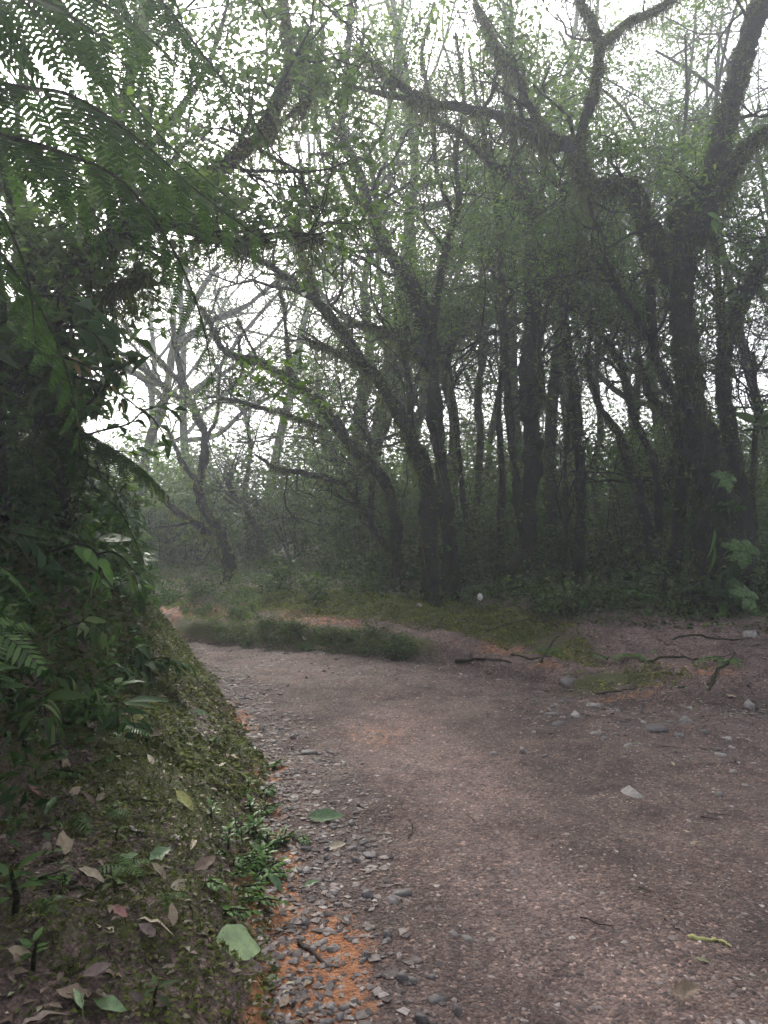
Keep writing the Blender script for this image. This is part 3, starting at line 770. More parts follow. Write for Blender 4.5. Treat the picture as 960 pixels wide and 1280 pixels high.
# ------------------------------------------------------------------ understory shrubs and low plants along the forest edge
def proto_shrub(h, w, n, leaf, mat, upright=.5):
    root = bpy.data.objects.new('understory_shrub', None); col.objects.link(root)
    st = MB(); C = []
    for k in range(9):
        a = rng.random() * 6.28
        pts, _ = wander((rng.normal() * .05, rng.normal() * .05, -.05), (math.cos(a) * .7, math.sin(a) * .7, .5 + upright), h * (.6 + .5 * rng.random()), 6, .22, .02)
        pts[:, :2] *= w
        st.add(*tube(pts, np.linspace(.011, .003, len(pts)), 4))
        q = catmull(pts, 4); q = q[len(q) // 5:]
        C.append(q[rng.integers(0, len(q), n // 9)])
    C = np.concatenate(C); C = C + rng.normal(size=C.shape) * .085 * max(h, .6)
    C[:, 2] = np.abs(C[:, 2])
    st.build('stem', M['stem'], root)
    tag(MB().add(*leaf_cloud(C, leaf, None, .2, .4)).build('foliage', M[mat], root, False), kind='stuff')
    return root
def proto_fern(name, n, L, mat, lift=.8, pairs=13):
    root = bpy.data.objects.new(name, None); col.objects.link(root)
    for k in range(n):
        a = k / n * 6.28 + rng.normal() * .25
        l = L * (.75 + .4 * rng.random())
        t = np.linspace(0, 1, 9)
        el = lift * (.8 + .4 * rng.random())
        r_ = l * t * .9; z = l * (el * t - (el + .25) * t ** 2 * .8)
        rach = np.stack([np.cos(a) * r_, np.sin(a) * r_, z], -1)
        mb = MB(); mb.add(*tube(rach, np.linspace(.004, .0015, 9) * (L / .5), 3))
        s = np.array([-math.sin(a), math.cos(a), 0])
        for i in range(pairs):
            tt = .12 + .86 * i / pairs
            p = np.array([np.interp(tt, t, rach[:, j]) for j in range(3)])
            f = np.array([math.cos(a), math.sin(a), el - 2 * (el + .25) * tt * .8]); f = unit(f)
            ln = l * .30 * math.sin(math.pi * min(1, tt * .85 + .14)) ** .7
            for sd in (1, -1):
                d = unit(s * sd + f * .35 + np.array([0, 0, -.22]))
                wv = f * l * .034
                mb.add(np.array([p - wv * .6, p + d * ln * .45 - wv * .8, p + d * ln, p + d * ln * .45 + wv * .8, p + wv * .6]), np.array([[0, 1, 2, 3, 4]]))
        mb.build('frond', M[mat], root, False)
    return root
SH = [proto_shrub(.75, 1.0, 420, .085, 'under'), proto_shrub(1.15, .9, 620, .09, 'under', .8), proto_shrub(.5, 1.2, 320, .075, 'canopy_dark'),
      proto_shrub(1.7, .8, 800, .1, 'canopy_far', 1.2), proto_shrub(2.6, .75, 1100, .105, 'canopy_far', 1.5)]
FN = [proto_fern('fern', 9, .55, 'under'), proto_fern('fern', 8, .75, 'under', 1.0)]
def nearland(x, y):
    u = 480 + x / y * F
    for lim, t in ((250, 'left of the misty crooked tree'), (330, 'at the foot of the misty crooked tree'), (470, 'under the arching tree'), (590, 'at the crossing trunks'),
                   (680, 'around the stout mossy trunk'), (770, 'around the dark upright trunk'), (860, 'at the foot of the slim bent trunk')):
        if u < lim: return t
    return 'around the massive mossy trunk'
fsh = [True] * 5; ffn = [True] * 2
sh = []
for _ in range(3000):
    t = rng.random()
    y = 8.6 + 15 * t ** 1.3
    x = (rng.random() - .5) * 2 * (.56 * y + .6)
    dl, dr = edges(np.array([x]), np.array([y]))
    need = np.interp(x, [-3, -1.5, 1.5, 2.5, 5], [.6, 1.15, 1.75, 1.9, 2.0])
    if dr[0] < need or dl[0] > -.5: continue
    if any((x - a) ** 2 + (y - b) ** 2 < (.30 + .012 * y) ** 2 for a, b in sh): continue
    if 480 + x / y * F < 420 and 12.6 < y < 15.5: continue
    sh.append((x, y))
    near = dr[0] < need + 1.0
    v = int(rng.choice([0, 1, 2, 0, 2, 5, 6] if near else ([1, 0, 2, 5, 6, 1] if y < 12.6 else [3, 4, 4, 4, 4, 1])))
    if v < 5: o = SH[v] if fsh[v] else copy_tree(SH[v]); fsh[v] = False
    else: o = FN[v - 5] if ffn[v - 5] else copy_tree(FN[v - 5]); ffn[v - 5] = False
    o.location = (x, y, hz(x, y) - .03); o.rotation_euler = (0, 0, rng.random() * 6.28)
    s = (.6 if near else .85 if y < 14 else 1.05) + .4 * rng.random(); o.scale = (s, s, s)
    nl = nearland(x, y); dep = 'low' if near else 'deeper'
    if v < 5:
        kd = (['knee-high leafy shrub', 'upright leafy shrub', 'creeping small-leaved shrub', 'tall bush', 'tall bush'] if near else ['dim knee-high shrub', 'dim upright shrub', 'dim creeping shrub', 'man-high leafy bush', 'tall leafy thicket bush'])[v]
        wh = 'at the grove edge' if near else ('just inside the grove' if y < 12.6 else 'deep in the grove' if y < 17 else 'fading into the mist')
        tag(o, f'{kd} {wh} {nl}', 'shrub', f'{kd} plants {wh} {nl}')
    else:
        kd = 'fern at the grove edge' if near else 'fern deeper in the grove'
        tag(o, f'green {kd} {nl}', 'fern', f'{kd}s {nl}')
    if len(sh) >= 215: break

# weedy tufts on the lip of the far bank
for k in range(34):
    x = -2.7 + 3.3 * rng.random(); y = float(np.interp(x, RX, RY)) + .02 + .28 * rng.random() + (.6 * rng.random() if x < -1.7 else 0)
    v = int(rng.integers(0, 3)); o = copy_tree(SH[v]); o.location = (x, y, hz(x, y) - .02); o.rotation_euler = (0, 0, rng.random() * 6.28)
    sc = .16 + .16 * rng.random(); o.scale = (sc * 1.3, sc * 1.3, sc)
    w = 'below the misty crooked tree' if x < -1.6 else 'below the arching tree' if x < -.6 else 'below the crossing trunks'
    tag(o, f'small green weed tuft on the far bank lip {w}', 'weed', f'weed tufts on the lip {w}')

# ------------------------------------------------------------------ tree ferns overhead, upper left
def pinna_mesh(n, mat, droop):
    mb = MB()
    x = np.linspace(0, 1, 7); mb.add(*tube(np.stack([x, 0 * x, -droop * x ** 2], -1), np.linspace(.008, .002, 7), 3))
    for i in range(n):
        t = .05 + .93 * i / n
        l = .19 * (1 - t ** 1.7) ** .7 + .012
        for sd in (1, -1):
            p = np.array([t, 0, -droop * t * t])
            d = unit(np.array([.38, sd, -.10 + .06 * rng.normal()]))
            w = np.array([.34 / n, 0, -.3 / n * droop])
            mb.add(np.array([p - w, p + d * l * .6 - w * .85, p + d * l, p + d * l * .55 + w * .9, p + w]), np.array([[0, 1, 2, 3, 4]]))
    V = np.concatenate(mb.V); by = {}
    for f in mb.F: by.setdefault(f.shape[1], []).append(f)
    return mesh('pinna', V, [np.concatenate(v) for v in by.values()], M[mat])
PM = [pinna_mesh(17, 'fern', .18), pinna_mesh(17, 'fern', .3), pinna_mesh(15, 'fern', .1)]
def frond(root, loc, pts, pl, pairs, hang=.3, fwd=.45, r0=.011, start=.12):
    c = catmull([P(a, b, y) for a, b, y in pts], 8)
    mb = MB(); mb.add(*tube(c, np.linspace(r0, r0 * .2, len(c)), 6))
    fo = mb.build('frond', M['stem'], root, True, loc)
    L = np.concatenate([[0], np.cumsum(np.linalg.norm(np.diff(c, axis=0), axis=1))]); T = unit(np.gradient(c, axis=0))
    for i in range(pairs):
        t = start + (1 - start) * (i + .5) / pairs
        s = t * L[-1]
        p = np.array([np.interp(s, L, c[:, j]) for j in range(3)]); f = unit(np.array([np.interp(s, L, T[:, j]) for j in range(3)]))
        side = unit(np.cross(f, np.array([0, 0, 1.0])))
        l = pl * (math.sin(math.pi * (.16 + .80 * t)) ** .75) + .02
        for sd in (1, -1):
            d = unit(side * sd + f * fwd + np.array([0, 0, -hang]) + rng.normal(size=3) * .06)
            zz = unit(np.cross(f * sd, d)); 
            if zz[2] < 0: zz = -zz
            yy = np.cross(zz, d)
            m = Matrix(((d[0], yy[0], zz[0]), (d[1], yy[1], zz[1]), (d[2], yy[2], zz[2])))
            q = link('pinna', PM[i % 3], fo, p - loc); q.rotation_euler = m.to_euler(); q.scale = (l, l, l)
def tree_fern(label, base, crown, fr):
    root = bpy.data.objects.new('tree_fern', None); col.objects.link(root)
    b = np.array([base[0], base[1], hz(*base)]); root.location = b
    tag(root, label, 'tree fern', 'tree ferns overhanging from the left bank')
    c = P(*crown)
    q = catmull([b - [0, 0, .2], b * .5 + c * .5 + [.05, 0, 0], c], 8)
    MB().add(*tube(q, np.linspace(.1, .07, len(q)), 10, .2)).build('trunk', M['bark'], root, True, b)
    for f in fr: frond(root, b, *f)
    return root
tree_fern('tree fern with broad dark fronds spread across the upper left', (-2.35, 3.1), (-190, 40, 3.1), [
    ([(-190, 40, 3.1), (0, 103, 3.0), (90, 120, 3.0), (180, 180, 3.0), (250, 242, 3.05), (335, 305, 3.15)], .40, 14, .6, .3),
    ([(-190, 40, 3.1), (-40, 150, 2.9), (60, 185, 2.9), (150, 225, 2.95), (215, 310, 3.0), (252, 400, 3.05), (268, 490, 3.1)], .27, 17, .75, .5),
    ([(-190, 40, 3.1), (-80, 190, 2.9), (0, 315, 2.9), (50, 385, 2.9), (85, 470, 2.9), (100, 560, 2.9)], .30, 18, .5, .6),
    ([(-190, 40, 3.1), (-60, 0, 2.7), (40, 0, 2.6), (110, 35, 2.6), (165, 90, 2.65)], .38, 15, .35, .4),
    ([(-190, 40, 3.1), (-80, 120, 3.2), (20, 170, 3.3), (100, 240, 3.35), (150, 330, 3.4)], .34, 12, .5, .3),
    ([(-190, 40, 3.1), (-90, 110, 2.6), (-30, 210, 2.55), (30, 330, 2.6), (45, 430, 2.65)], .25, 14, .4, .5),
    ([(-190, 40, 3.1), (-80, -30, 3.3), (30, -40, 3.3), (120, 0, 3.3), (200, 60, 3.35), (270, 140, 3.4)], .4, 13, .5, .3),
    ([(-190, 40, 3.1), (-120, -20, 2.5), (-40, -30, 2.4), (40, 10, 2.35), (100, 80, 2.4)], .32, 14, .5, .5)])
tree_fern('taller tree fern with narrow hanging fronds at the top left edge', (-2.2, 4.3), (-60, -150, 3.7), [
    ([(-60, -150, 3.7), (80, -90, 3.6), (190, -10, 3.5), (255, 70, 3.45), (310, 140, 3.45), (352, 208, 3.5)], .26, 20, .95, .75),
    ([(-60, -150, 3.7), (120, -130, 3.7), (200, -40, 3.75), (235, 50, 3.8), (262, 130, 3.85)], .27, 16, .9, .7),
    ([(-60, -150, 3.7), (20, -60, 3.6), (90, 20, 3.6), (150, 110, 3.65), (220, 190, 3.7), (300, 260, 3.8)], .38, 14, .5, .3),
    ([(-60, -150, 3.7), (-20, -40, 3.5), (20, 50, 3.5), (60, 150, 3.5), (90, 260, 3.5)], .36, 12, .45, .3),
    ([(-60, -150, 3.7), (10, -120, 3.9), (100, -60, 4.0), (170, 30, 4.0), (215, 130, 4.1)], .4, 13, .5, .3),
    ([(-60, -150, 3.7), (100, -160, 3.6), (220, -110, 3.5), (300, -30, 3.5), (345, 40, 3.5)], .25, 14, .8, .6)])
tree_fern('small tree fern with feathery pale frond leaning over the bank', (-2.15, 4.9), (58, 520, 4.75), [
    ([(58, 520, 4.75), (95, 535, 4.7), (140, 560, 4.7), (180, 588, 4.7), (212, 622, 4.75)], .24, 18, .45, .5, .006),
    ([(58, 520, 4.75), (100, 570, 4.5), (140, 610, 4.45), (160, 650, 4.45)], .16, 13, .6, .6, .006),
    ([(58, 520, 4.75), (110, 600, 4.5), (150, 640, 4.4), (175, 690, 4.4), (182, 710, 4.4)], .17, 14, .5, .6, .006),
    ([(58, 520, 4.75), (40, 560, 4.4), (50, 620, 4.2), (75, 690, 4.15)], .2, 13, .5, .5, .006),
    ([(58, 520, 4.75), (30, 480, 4.5), (10, 490, 4.3), (-10, 540, 4.2)], .22, 12, .5, .5, .006)])

# ------------------------------------------------------------------ broad-leaved plants of the left bank (each leaf a part)
def blade(wl, seg=6, droop=.25, fold=.22, tipp=1.2, petiole=.18, wave=0):
    t = np.linspace(0, 1, seg + 1)
    w = wl * .5 * (np.sin(np.pi * t ** .85) ** .8) * (1 - .25 * t) * 1.15; w[-1] = 0; w[0] = .004
    x = petiole + t; z = -droop * t ** 2
    wz = fold * w + (wave * np.sin(t * 14) * w if wave else 0)
    V = np.concatenate([np.stack([x, 0 * x, z], -1), np.stack([x, w, z + wz], -1), np.stack([x, -w, z + wz], -1), [[0, .006, .0], [0, -.006, 0]]])
    n = seg + 1; i = np.arange(seg)
    Fq = [np.stack([i, i + 1, n + i + 1, n + i], -1), np.stack([i + 1, i, 2 * n + i, 2 * n + i + 1], -1), np.array([[3 * n, 3 * n + 1, 2 * n, n]])]
    return V, Fq
LM = {k: mesh('leaf', *blade(*a), M[m], True) for k, (a, m) in {
    'lance': ((.26, 6, .3), 'glossy'), 'lance2': ((.3, 6, .5), 'under'), 'broad': ((.48, 7, .35), 'glossy'), 'broad2': ((.55, 7, .2, .15, 1.2, .4), 'under'),
    'bright': ((.42, 6, .25), 'bright'), 'copper': ((.34, 6, .4), 'copper'), 'strap': ((.13, 8, .9, .3, 1, .05), 'bright')}.items()}
def orient(d, up):
    d = unit(d); y = unit(np.cross(up, d)); z = np.cross(d, y)
    return Matrix(((d[0], y[0], z[0]), (d[1], y[1], z[1]), (d[2], y[2], z[2]))).to_euler()
def spray(name, n, L, ll, kind, bend=.5, branches=1):
    root = bpy.data.objects.new(name, None); col.objects.link(root)
    for b in range(branches):
        a = rng.normal() * .5 if branches > 1 else 0
        t = np.linspace(0, 1, 9)
        l = L * (.7 + .5 * rng.random())
        pts = np.stack([l * t * .8 * math.cos(a), l * t * .8 * math.sin(a) + .04 * np.sin(t * 5), l * (.75 * t - bend * 1.1 * t ** 2)], -1)
        MB().add(*tube(pts, np.linspace(.005, .0015, 9), 4)).build('stem', M['stem'], root)
        for i in range(n):
            tt = .2 + .8 * (i + .5) / n
            p = np.array([np.interp(tt, t, pts[:, j]) for j in range(3)])
            f = unit(pts[min(8, int(tt * 8) + 1)] - pts[int(tt * 8)] if tt < 1 else pts[8] - pts[7])
            sd = 1 if i % 2 else -1
            d = unit(f * .6 + np.array([-math.sin(a), math.cos(a), 0]) * sd * (.85 if i < n - 1 else .1) + np.array([0, 0, -.15]) + rng.normal(size=3) * .15)
            s = ll * (.7 + .5 * rng.random()) * (1 - .3 * tt)
            link('leaf', LM[kind], root, p, orient(d, np.array([0, 0, 1.]) + rng.normal(size=3) * .3), s)
    return root
def rosette(name, n, ll, kind):
    root = bpy.data.objects.new(name, None); col.objects.link(root)
    MB().add(*tube(np.array([[0, 0, -.04], [.01, 0, .03], [.0, .01, .08]]), np.array([.009, .007, .004]), 5)).build('stem', M['stem'], root)
    for i in range(n):
        a = i * 2.4 + rng.normal() * .2; e = .9 - .9 * (i / n) + rng.normal() * .15
        link('leaf', LM[kind], root, (0, 0, .03 + .05 * (1 - i / n)), orient(np.array([math.cos(a), math.sin(a), e]), np.array([0, 0, 1.])), ll * (.65 + .5 * rng.random()))
    return root
BP = [(spray('leafy_plant', 9, .45, .15, 'lance', .5, 2), 'lance-leaved plant'), (spray('leafy_plant', 8, .5, .17, 'lance2', .6, 2), 'drooping plant'), (spray('leafy_plant', 8, .4, .14, 'broad', .45, 2), 'broad-leaved plant'),
      (rosette('leafy_plant', 9, .19, 'broad2'), 'rosette plant'), (rosette('leafy_plant', 8, .13, 'bright'), 'fresh green plant'), (spray('leafy_plant', 10, .6, .2, 'lance', .7, 2), 'long-leaved plant'),
      (proto_fern('fern', 8, .5, 'glossy', .7, 15), 'dark fern'), (proto_fern('fern', 7, .38, 'bright', .6, 13), 'fresh green fern')]
fb = [True] * len(BP); bs = []
def wallz(x, y):
    u = 480 + x / y * F; v = 640 - (hz(x, y) - CAMZ) / y * F
    side = 'at the frame edge of' if u < 45 else ('beside the mossy trunk on' if u < 120 else 'overhanging the path side of')
    return ('high up ' if v < 560 else ('low down ' if v > 740 else 'midway up ')) + side + ' the left bank'
for _ in range(6000):
    y = 2.3 + 6.2 * rng.random(); x = -.3 - 3.2 * rng.random()
    dl = edges(np.array([x]), np.array([y]))[0][0]
    d0 = np.interp(y, [0, 4.5, 7, 9], [1.0, 1.08, .72, .6])
    if not (d0 - .12 + (.25 if y > 5.2 else 0) < dl < d0 + 1.0): continue
    if x / y < -.72: continue
    if 640 - (hz(x, y) - CAMZ) / y * F > 900: continue
    if y < 3.0 and rng.random() < .6: continue
    if any((x - a) ** 2 + (y - b) ** 2 < .15 ** 2 for a, b in bs): continue
    bs.append((x, y))
    v = int(rng.choice([0, 1, 2, 3, 4, 5, 6, 6, 7, 0, 1, 5]))
    o = BP[v][0] if fb[v] else copy_tree(BP[v][0]); fb[v] = False
    o.location = (x, y, hz(x, y)); 
    o.rotation_euler = (rng.normal() * .15, .25 + rng.normal() * .2, rng.normal() * .7 - .35)
    s = .6 + .5 * rng.random(); o.scale = (s, s, s)
    w = wallz(x, y)
    tag(o, f'{BP[v][1]} growing {w}', 'fern' if 'fern' in BP[v][1] else 'plant', f'{BP[v][1]}s {w}')
    if len(bs) >= 180: break

# taller shrubs standing on the bank above the plants, and the copper-leaved spray reaching out
for k, (px, py, Y, tops, mat, lf) in enumerate([
    (-5, 560, 4.6, [(5, 470), (25, 400), (10, 330)], 'canopy_dark', .1), (45, 560, 5.6, [(60, 500), (85, 450), (95, 400)], 'glossy', .11),
    (80, 620, 5.4, [(90, 560), (105, 520), (95, 470)], 'under', .09), (-20, 600, 4.0, [(0, 520), (20, 470), (60, 430)], 'glossy', .1),
    (110, 720, 6.4, [(120, 660), (130, 620), (115, 570)], 'under', .08), (20, 480, 5.2, [(40, 420), (60, 370), (90, 330)], 'canopy_dark', .1)]):
    make_tree('bank_shrub', ['shrub with dark leaves against the sky at the frame edge above the bank', 'glossy shrub with drooping leaves reaching into the mist', 'shrub growing below the feathery fern frond on the bank',
        'dark glossy shrub at the frame edge halfway up', 'leafy shrub where the bank meets the mist', 'thin twiggy shrub under the overhanging dark limb'][k], Y,
        ([(px, py, 9)] + [(a, b, 6 - i) for i, (a, b) in enumerate(tops)], .1), [], 'bark', mat, lf, 3, 12, .15, .38, 0, clump=.07, gaps=False, level=1)['category'] = 'shrub'
def reach(label, pts, n, ll, kind):
    root = bpy.data.objects.new('leafy_branch', None); col.objects.link(root)
    c = catmull([P(*p) for p in pts], 6); root.location = c[0]
    MB().add(*tube(c, np.linspace(.008, .002, len(c)), 5)).build('stem', M['bark'], root, True, c[0])
    for i in range(n):
        k = int((.25 + .75 * (i + .5) / n) * (len(c) - 1)); f = unit(c[min(k + 1, len(c) - 1)] - c[max(k - 1, 0)])
        d = unit(f * .7 + np.array([0, rng.normal() * .4, (-.5 if i % 2 else .15)]) + rng.normal(size=3) * .25)
        link('leaf', LM[kind], root, c[k] - c[0], orient(d, np.array([0, -.4, 1.]) + rng.normal(size=3) * .3), ll * (.75 + .5 * rng.random()))
    tag(root, label, 'branch')
reach('thin branch tipped with small dark leaves reaching into the mist', [(60, 560, 4.6), (120, 540, 4.3), (160, 530, 4.2), (180, 515, 4.2), (200, 535, 4.2), (212, 560, 4.2)], 12, .07, 'broad')
reach('bare twig with dark leaves beside the misty opening', [(90, 470, 4.5), (130, 480, 4.3), (160, 500, 4.2), (178, 512, 4.2), (200, 508, 4.2), (222, 515, 4.2)], 11, .08, 'broad')
reach('spray of coppery and green leaflets hanging from the bank', [(20, 440, 3.8), (70, 445, 3.7), (110, 458, 3.7), (140, 485, 3.7), (152, 508, 3.7)], 17, .06, 'copper')
reach('drooping spray of large dark leaves in front of the bright opening', [(50, 420, 4.2), (95, 408, 4.1), (125, 425, 4.1), (148, 470, 4.1)], 10, .14, 'broad')
reach('branch of big dark leaves below the overhanging limb', [(40, 370, 4.4), (90, 372, 4.3), (115, 392, 4.3), (140, 410, 4.3)], 9, .15, 'broad')
reach('yellow-green leaf cluster hanging over the lower bank', [(60, 690, 3.9), (100, 680, 3.8), (125, 700, 3.8), (118, 735, 3.8)], 9, .11, 'bright')
reach('glossy leaves arching at the path side of the bank', [(100, 700, 4.6), (140, 690, 4.5), (165, 712, 4.5), (175, 745, 4.5)], 11, .11, 'lance2')

# ground cover of the bank
def scatter(n, xr, yr, cond, power=1.0):
    x = xr[0] + (xr[1] - xr[0]) * rng.random(n); y = yr[0] + (yr[1] - yr[0]) * rng.random(n) ** power
    k = cond(x, y); x, y = x[k], y[k]
    return np.stack([x, y, height(x, y)], -1)
def c_bank(x, y):
    dl, dr = edges(x, y)
    d0 = np.interp(y, [0, 4.5, 7, 9], [1.0, 1.08, .72, .6])
    m = fbm(x, y, 1.1, 4, 11)
    return (dl > .04) & (dl < d0 + 1.2) & (x / y > -.62) & (((m > np.interp(y, [2, 4.5], [.57, .48])) & (rng.random(len(x)) < .9)) | (rng.random(len(x)) < .12) | (y > 5.2))
C = scatter(120000, (-4.5, -.1), (1.5, 10.5), c_bank, 1.3)
mb = MB(); mb.add(*leaf_cloud(C + [0, 0, .012] + rng.normal(size=C.shape) * .008, .022 + .012 * (C[:, 1] > 4), np.tile([0, 0, 1.], (len(C), 1)), -.15, .5))
mb.add(*strands(C[::6] + [0, 0, 0], .06, .0022, -1.0, .8))
tag(mb.build('moss_cover', M['mossleaf'], None, False), 'low moss and tiny leaves covering the left bank', 'moss', kind='stuff')
def c_wall(x, y):
    dl, dr = edges(x, y); d0 = np.interp(y, [0, 4.5, 7, 9], [1.0, 1.08, .72, .6])
    return (dl > d0 - .05) & (dl < d0 + 1.5) & (x / y > -.66)
C = scatter(60000, (-6, -.8), (2.4, 10.5), c_wall, 1.1)
C = C + np.stack([np.abs(rng.normal(size=len(C))) * .10, -np.abs(rng.normal(size=len(C))) * .05, rng.random(len(C)) * .28], -1)
mb = MB(); mb.add(*leaf_cloud(C, .055, None, .3, .36))
tag(mb.build('undergrowth', M['glossy'], None, False), 'dense small-leaved undergrowth clothing the steep left bank', 'undergrowth', kind='stuff')
def c_far(x, y):
    dl, dr = edges(x, y); m = fbm(x, y, 1.1, 4, 11)
    a = (dr > .6) & (dr < 1.75) & (x > -1.7) & (x < 2.1) & (m > .36)
    b = (((x - 2.15) / .8) ** 2 + ((y - 7.0) / .3) ** 2 < 1) & (fbm(x, y, 3.5, 3, 19) > .5) & (rng.random(len(x)) < .6)
    return (a | b) & (dl < -.2)
C = scatter(90000, (-3, 4), (6.3, 11.5), c_far)
mb = MB(); mb.add(*leaf_cloud(C + [0, 0, .01], .03, np.tile([0, 0, 1.], (len(C), 1)), -.1, .5)); mb.add(*strands(C[::4], .05, .003, -1, .8))
tag(mb.build('moss_cover', M['mossbright'], None, False), 'bright green moss carpet on top of the far bank', 'moss', kind='stuff')
def c_lip(x, y):
    dl, dr = edges(x, y)
    return (dr > -.03) & (dr < .34) & (x > -2.9) & (x < .75) & (dl < -.2) | ((dr > .3) & (dr < 1.6) & (x < -1.6) & (x > -4.5) & (dl < -.2))
C = scatter(50000, (-4.5, 1), (7.6, 12), c_lip); C = C[fbm(C[:, 0], C[:, 1], 2.2, 3, 21) > .47]
mb = MB(); mb.add(*leaf_cloud(C[::2] + [0, -.01, .02], .035, None, .2, .4)); mb.add(*strands(C[::3], .11, .004, -.6, .8))
tag(mb.build('weeds', M['canopy'], None, False), 'dark green weeds fringing the edge of the far bank', 'weeds', kind='stuff')
def c_edge(x, y):
    dl, dr = edges(x, y); need = np.interp(x, [-3, -1.5, 1.5, 2.5, 5], [.6, 1.15, 1.75, 1.9, 2.0])
    return (dr > need - .25) & (dr < need + 4) & (dl < -.3)
C = scatter(60000, (-7, 8), (7, 16), c_edge)
C[:, 2] += rng.random(len(C)) ** 2 * .22
mb = MB(); mb.add(*leaf_cloud(C, .06, None, .1, .4))
tag(mb.build('ground_cover', M['under'], None, False), 'low leafy ground cover under the trees', 'ground cover', kind='stuff')

# ------------------------------------------------------------------ stones and gravel
def stone_mesh(mat, flat, seed):
    r = np.random.default_rng(seed)
    n = 5 + seed % 2; th = np.sort(r.random(n) * .8 + np.arange(n)) / n * 2 * np.pi
    o = .3 + .25 * r.random(n)
    ring = np.stack([np.cos(th) * o, np.sin(th) * o * (.6 + .3 * r.random())], -1)
    V = [np.c_[ring * 1.0, np.full(n, -flat * .5)], np.c_[ring * (1.03), np.full(n, 0) + r.normal(size=n) * flat * .1], np.c_[ring * (.72 + .12 * r.random()), np.full(n, flat * .5) + r.normal(size=n) * flat * .12]]
    V = np.concatenate(V); i = np.arange(n); j = (i + 1) % n
    Fq = [np.concatenate([np.stack([a + i, a + j, a + n + j, a + n + i], -1) for a in (0, n)]), np.array([2 * n + i])]
    return mesh('stone', V, Fq, M[mat])
SM = [stone_mesh('stone', f, k) for k, f in enumerate((.18, .25, .4, .6, .3))]; SP = [stone_mesh('stone_pale', f, 9 + k) for k, f in enumerate((.25, .4, .55))]
def put(name, me, x, y, size, yaw=None, lift=0, tilt=.12, parent=None):
    n = normal_at(x, y); z = Vector((0, 0, 1)).rotation_difference(n).to_matrix()
    e = Euler((rng.normal() * tilt, rng.normal() * tilt, rng.random() * 6.28 if yaw is None else yaw)).to_matrix()
    o = link(name, me, parent, (x, y, hz(x, y) + lift)); o.rotation_euler = (z @ e).to_euler(); o.scale = (size,) * 3 if not hasattr(size, '__len__') else size
    return o
named_stones = [(743, 883, 24, 1, 'pale angular stone above the scatter near the clay bank'), (785, 933, 18, 1, 'pale blocky stone in the middle of the path stones'), (746, 918, 17, 1, 'small pale stone left of the pale blocky stone'),
    (856, 903, 26, 1, 'whitish tilted stone at the right of the path stones'), (822, 911, 46, 0, 'broad flat grey slab among the path stones'), (899, 996, 19, 0, 'grey cube-like stone alone at the right of the path'),
    (902, 945, 20, 1, 'small white stone right of the blocky ones'), (790, 995, 40, 0, 'flat half-buried grey slab in the path'), (698, 905, 22, 0, 'grey flat stone left of the pale stones'), (710, 853, 26, 0, 'grey stone at the corner of the far bank'),
    (545, 1252, 26, 0, 'rounded dark stone at the bottom of the path'), (571, 1266, 24, 0, 'angular dark stone at the bottom beside a rounded one'), (584, 1176, 20, 1, 'lilac-grey flat pebble on the path'), (568, 1168, 18, 0, 'thin grey pebble touching the lilac-grey pebble'),
    (386, 942, 26, 0, 'pointed slate by the edge of the left bank'), (503, 1118, 30, 0, 'large slate in the pile at the path edge'), (490, 1128, 24, 0, 'slate lying under the large slate'), (720, 895, 24, 1, 'pale chip below the pale angular stone'),
    (938, 885, 22, 1, 'pale stone at the right frame edge'), (940, 795, 26, 1, 'pale stone on the bank top under the massive tree'), (690, 893, 26, 0, 'flat stone on the gravel left of the clay bank'), (460, 1068, 30, 0, 'flat slate at the green-tinged track edge')]
for a, b, w, pale, lb in named_stones:
    p = G(a, b); s = w / F * p[1] * 1.1
    me = SM[0] if ('flat' in lb or 'slate' in lb) and not pale else (SP if pale else SM)[int(rng.random() * (3 if pale else 5))]
    tag(put('stone', me, p[0], p[1], (s * .9, s * .9, s * (.5 if 'flat' in lb or 'slab' in lb else .85)), None, 0, .15), lb, 'stone')
cnt = 0
while cnt < 250:
    t = rng.random()
    if t < .6:
        y = 2.0 + 5.5 * rng.random() ** 1.4; x = np.interp(y, LY, LX) + .05 + abs(rng.normal()) * .28; s = .025 + .04 * rng.random(); pale = rng.random() < .06; z = 'slate chip beside the left bank'
    elif t < .85:
        x = rng.normal() * .7 + 1.9; y = rng.normal() * .45 + 5.6; s = .022 + .05 * rng.random(); pale = rng.random() < .6; z = 'stone scattered below the clay bank'
    else:
        x = -1.5 + 4 * rng.random(); y = np.interp(x, RX, RY) - abs(rng.normal()) * .6 - .1; s = .03 + .04 * rng.random(); pale = rng.random() < .3; z = 'stone along the foot of the far bank'
    dl, dr = edges(np.array([x]), np.array([y]))
    if dl[0] > .1 or dr[0] > .2: continue
    if 'slate' in z: z = 'slate chip ' + ('on the orange clay' if y < 2.8 else 'beside the seedling patch' if y < 3.7 else 'along the mossy bank foot' if y < 5 else 'near the far end of the left bank')
    kd = ('small pale ' if pale else 'small grey ') + z
    tag(put('stone', (SP if pale else SM)[int(rng.random() * (3 if pale else 5))], x, y, s, None, s * .06), kd, 'stone', kd.replace('stone', 'stones').replace('chip', 'chips'))
    cnt += 1
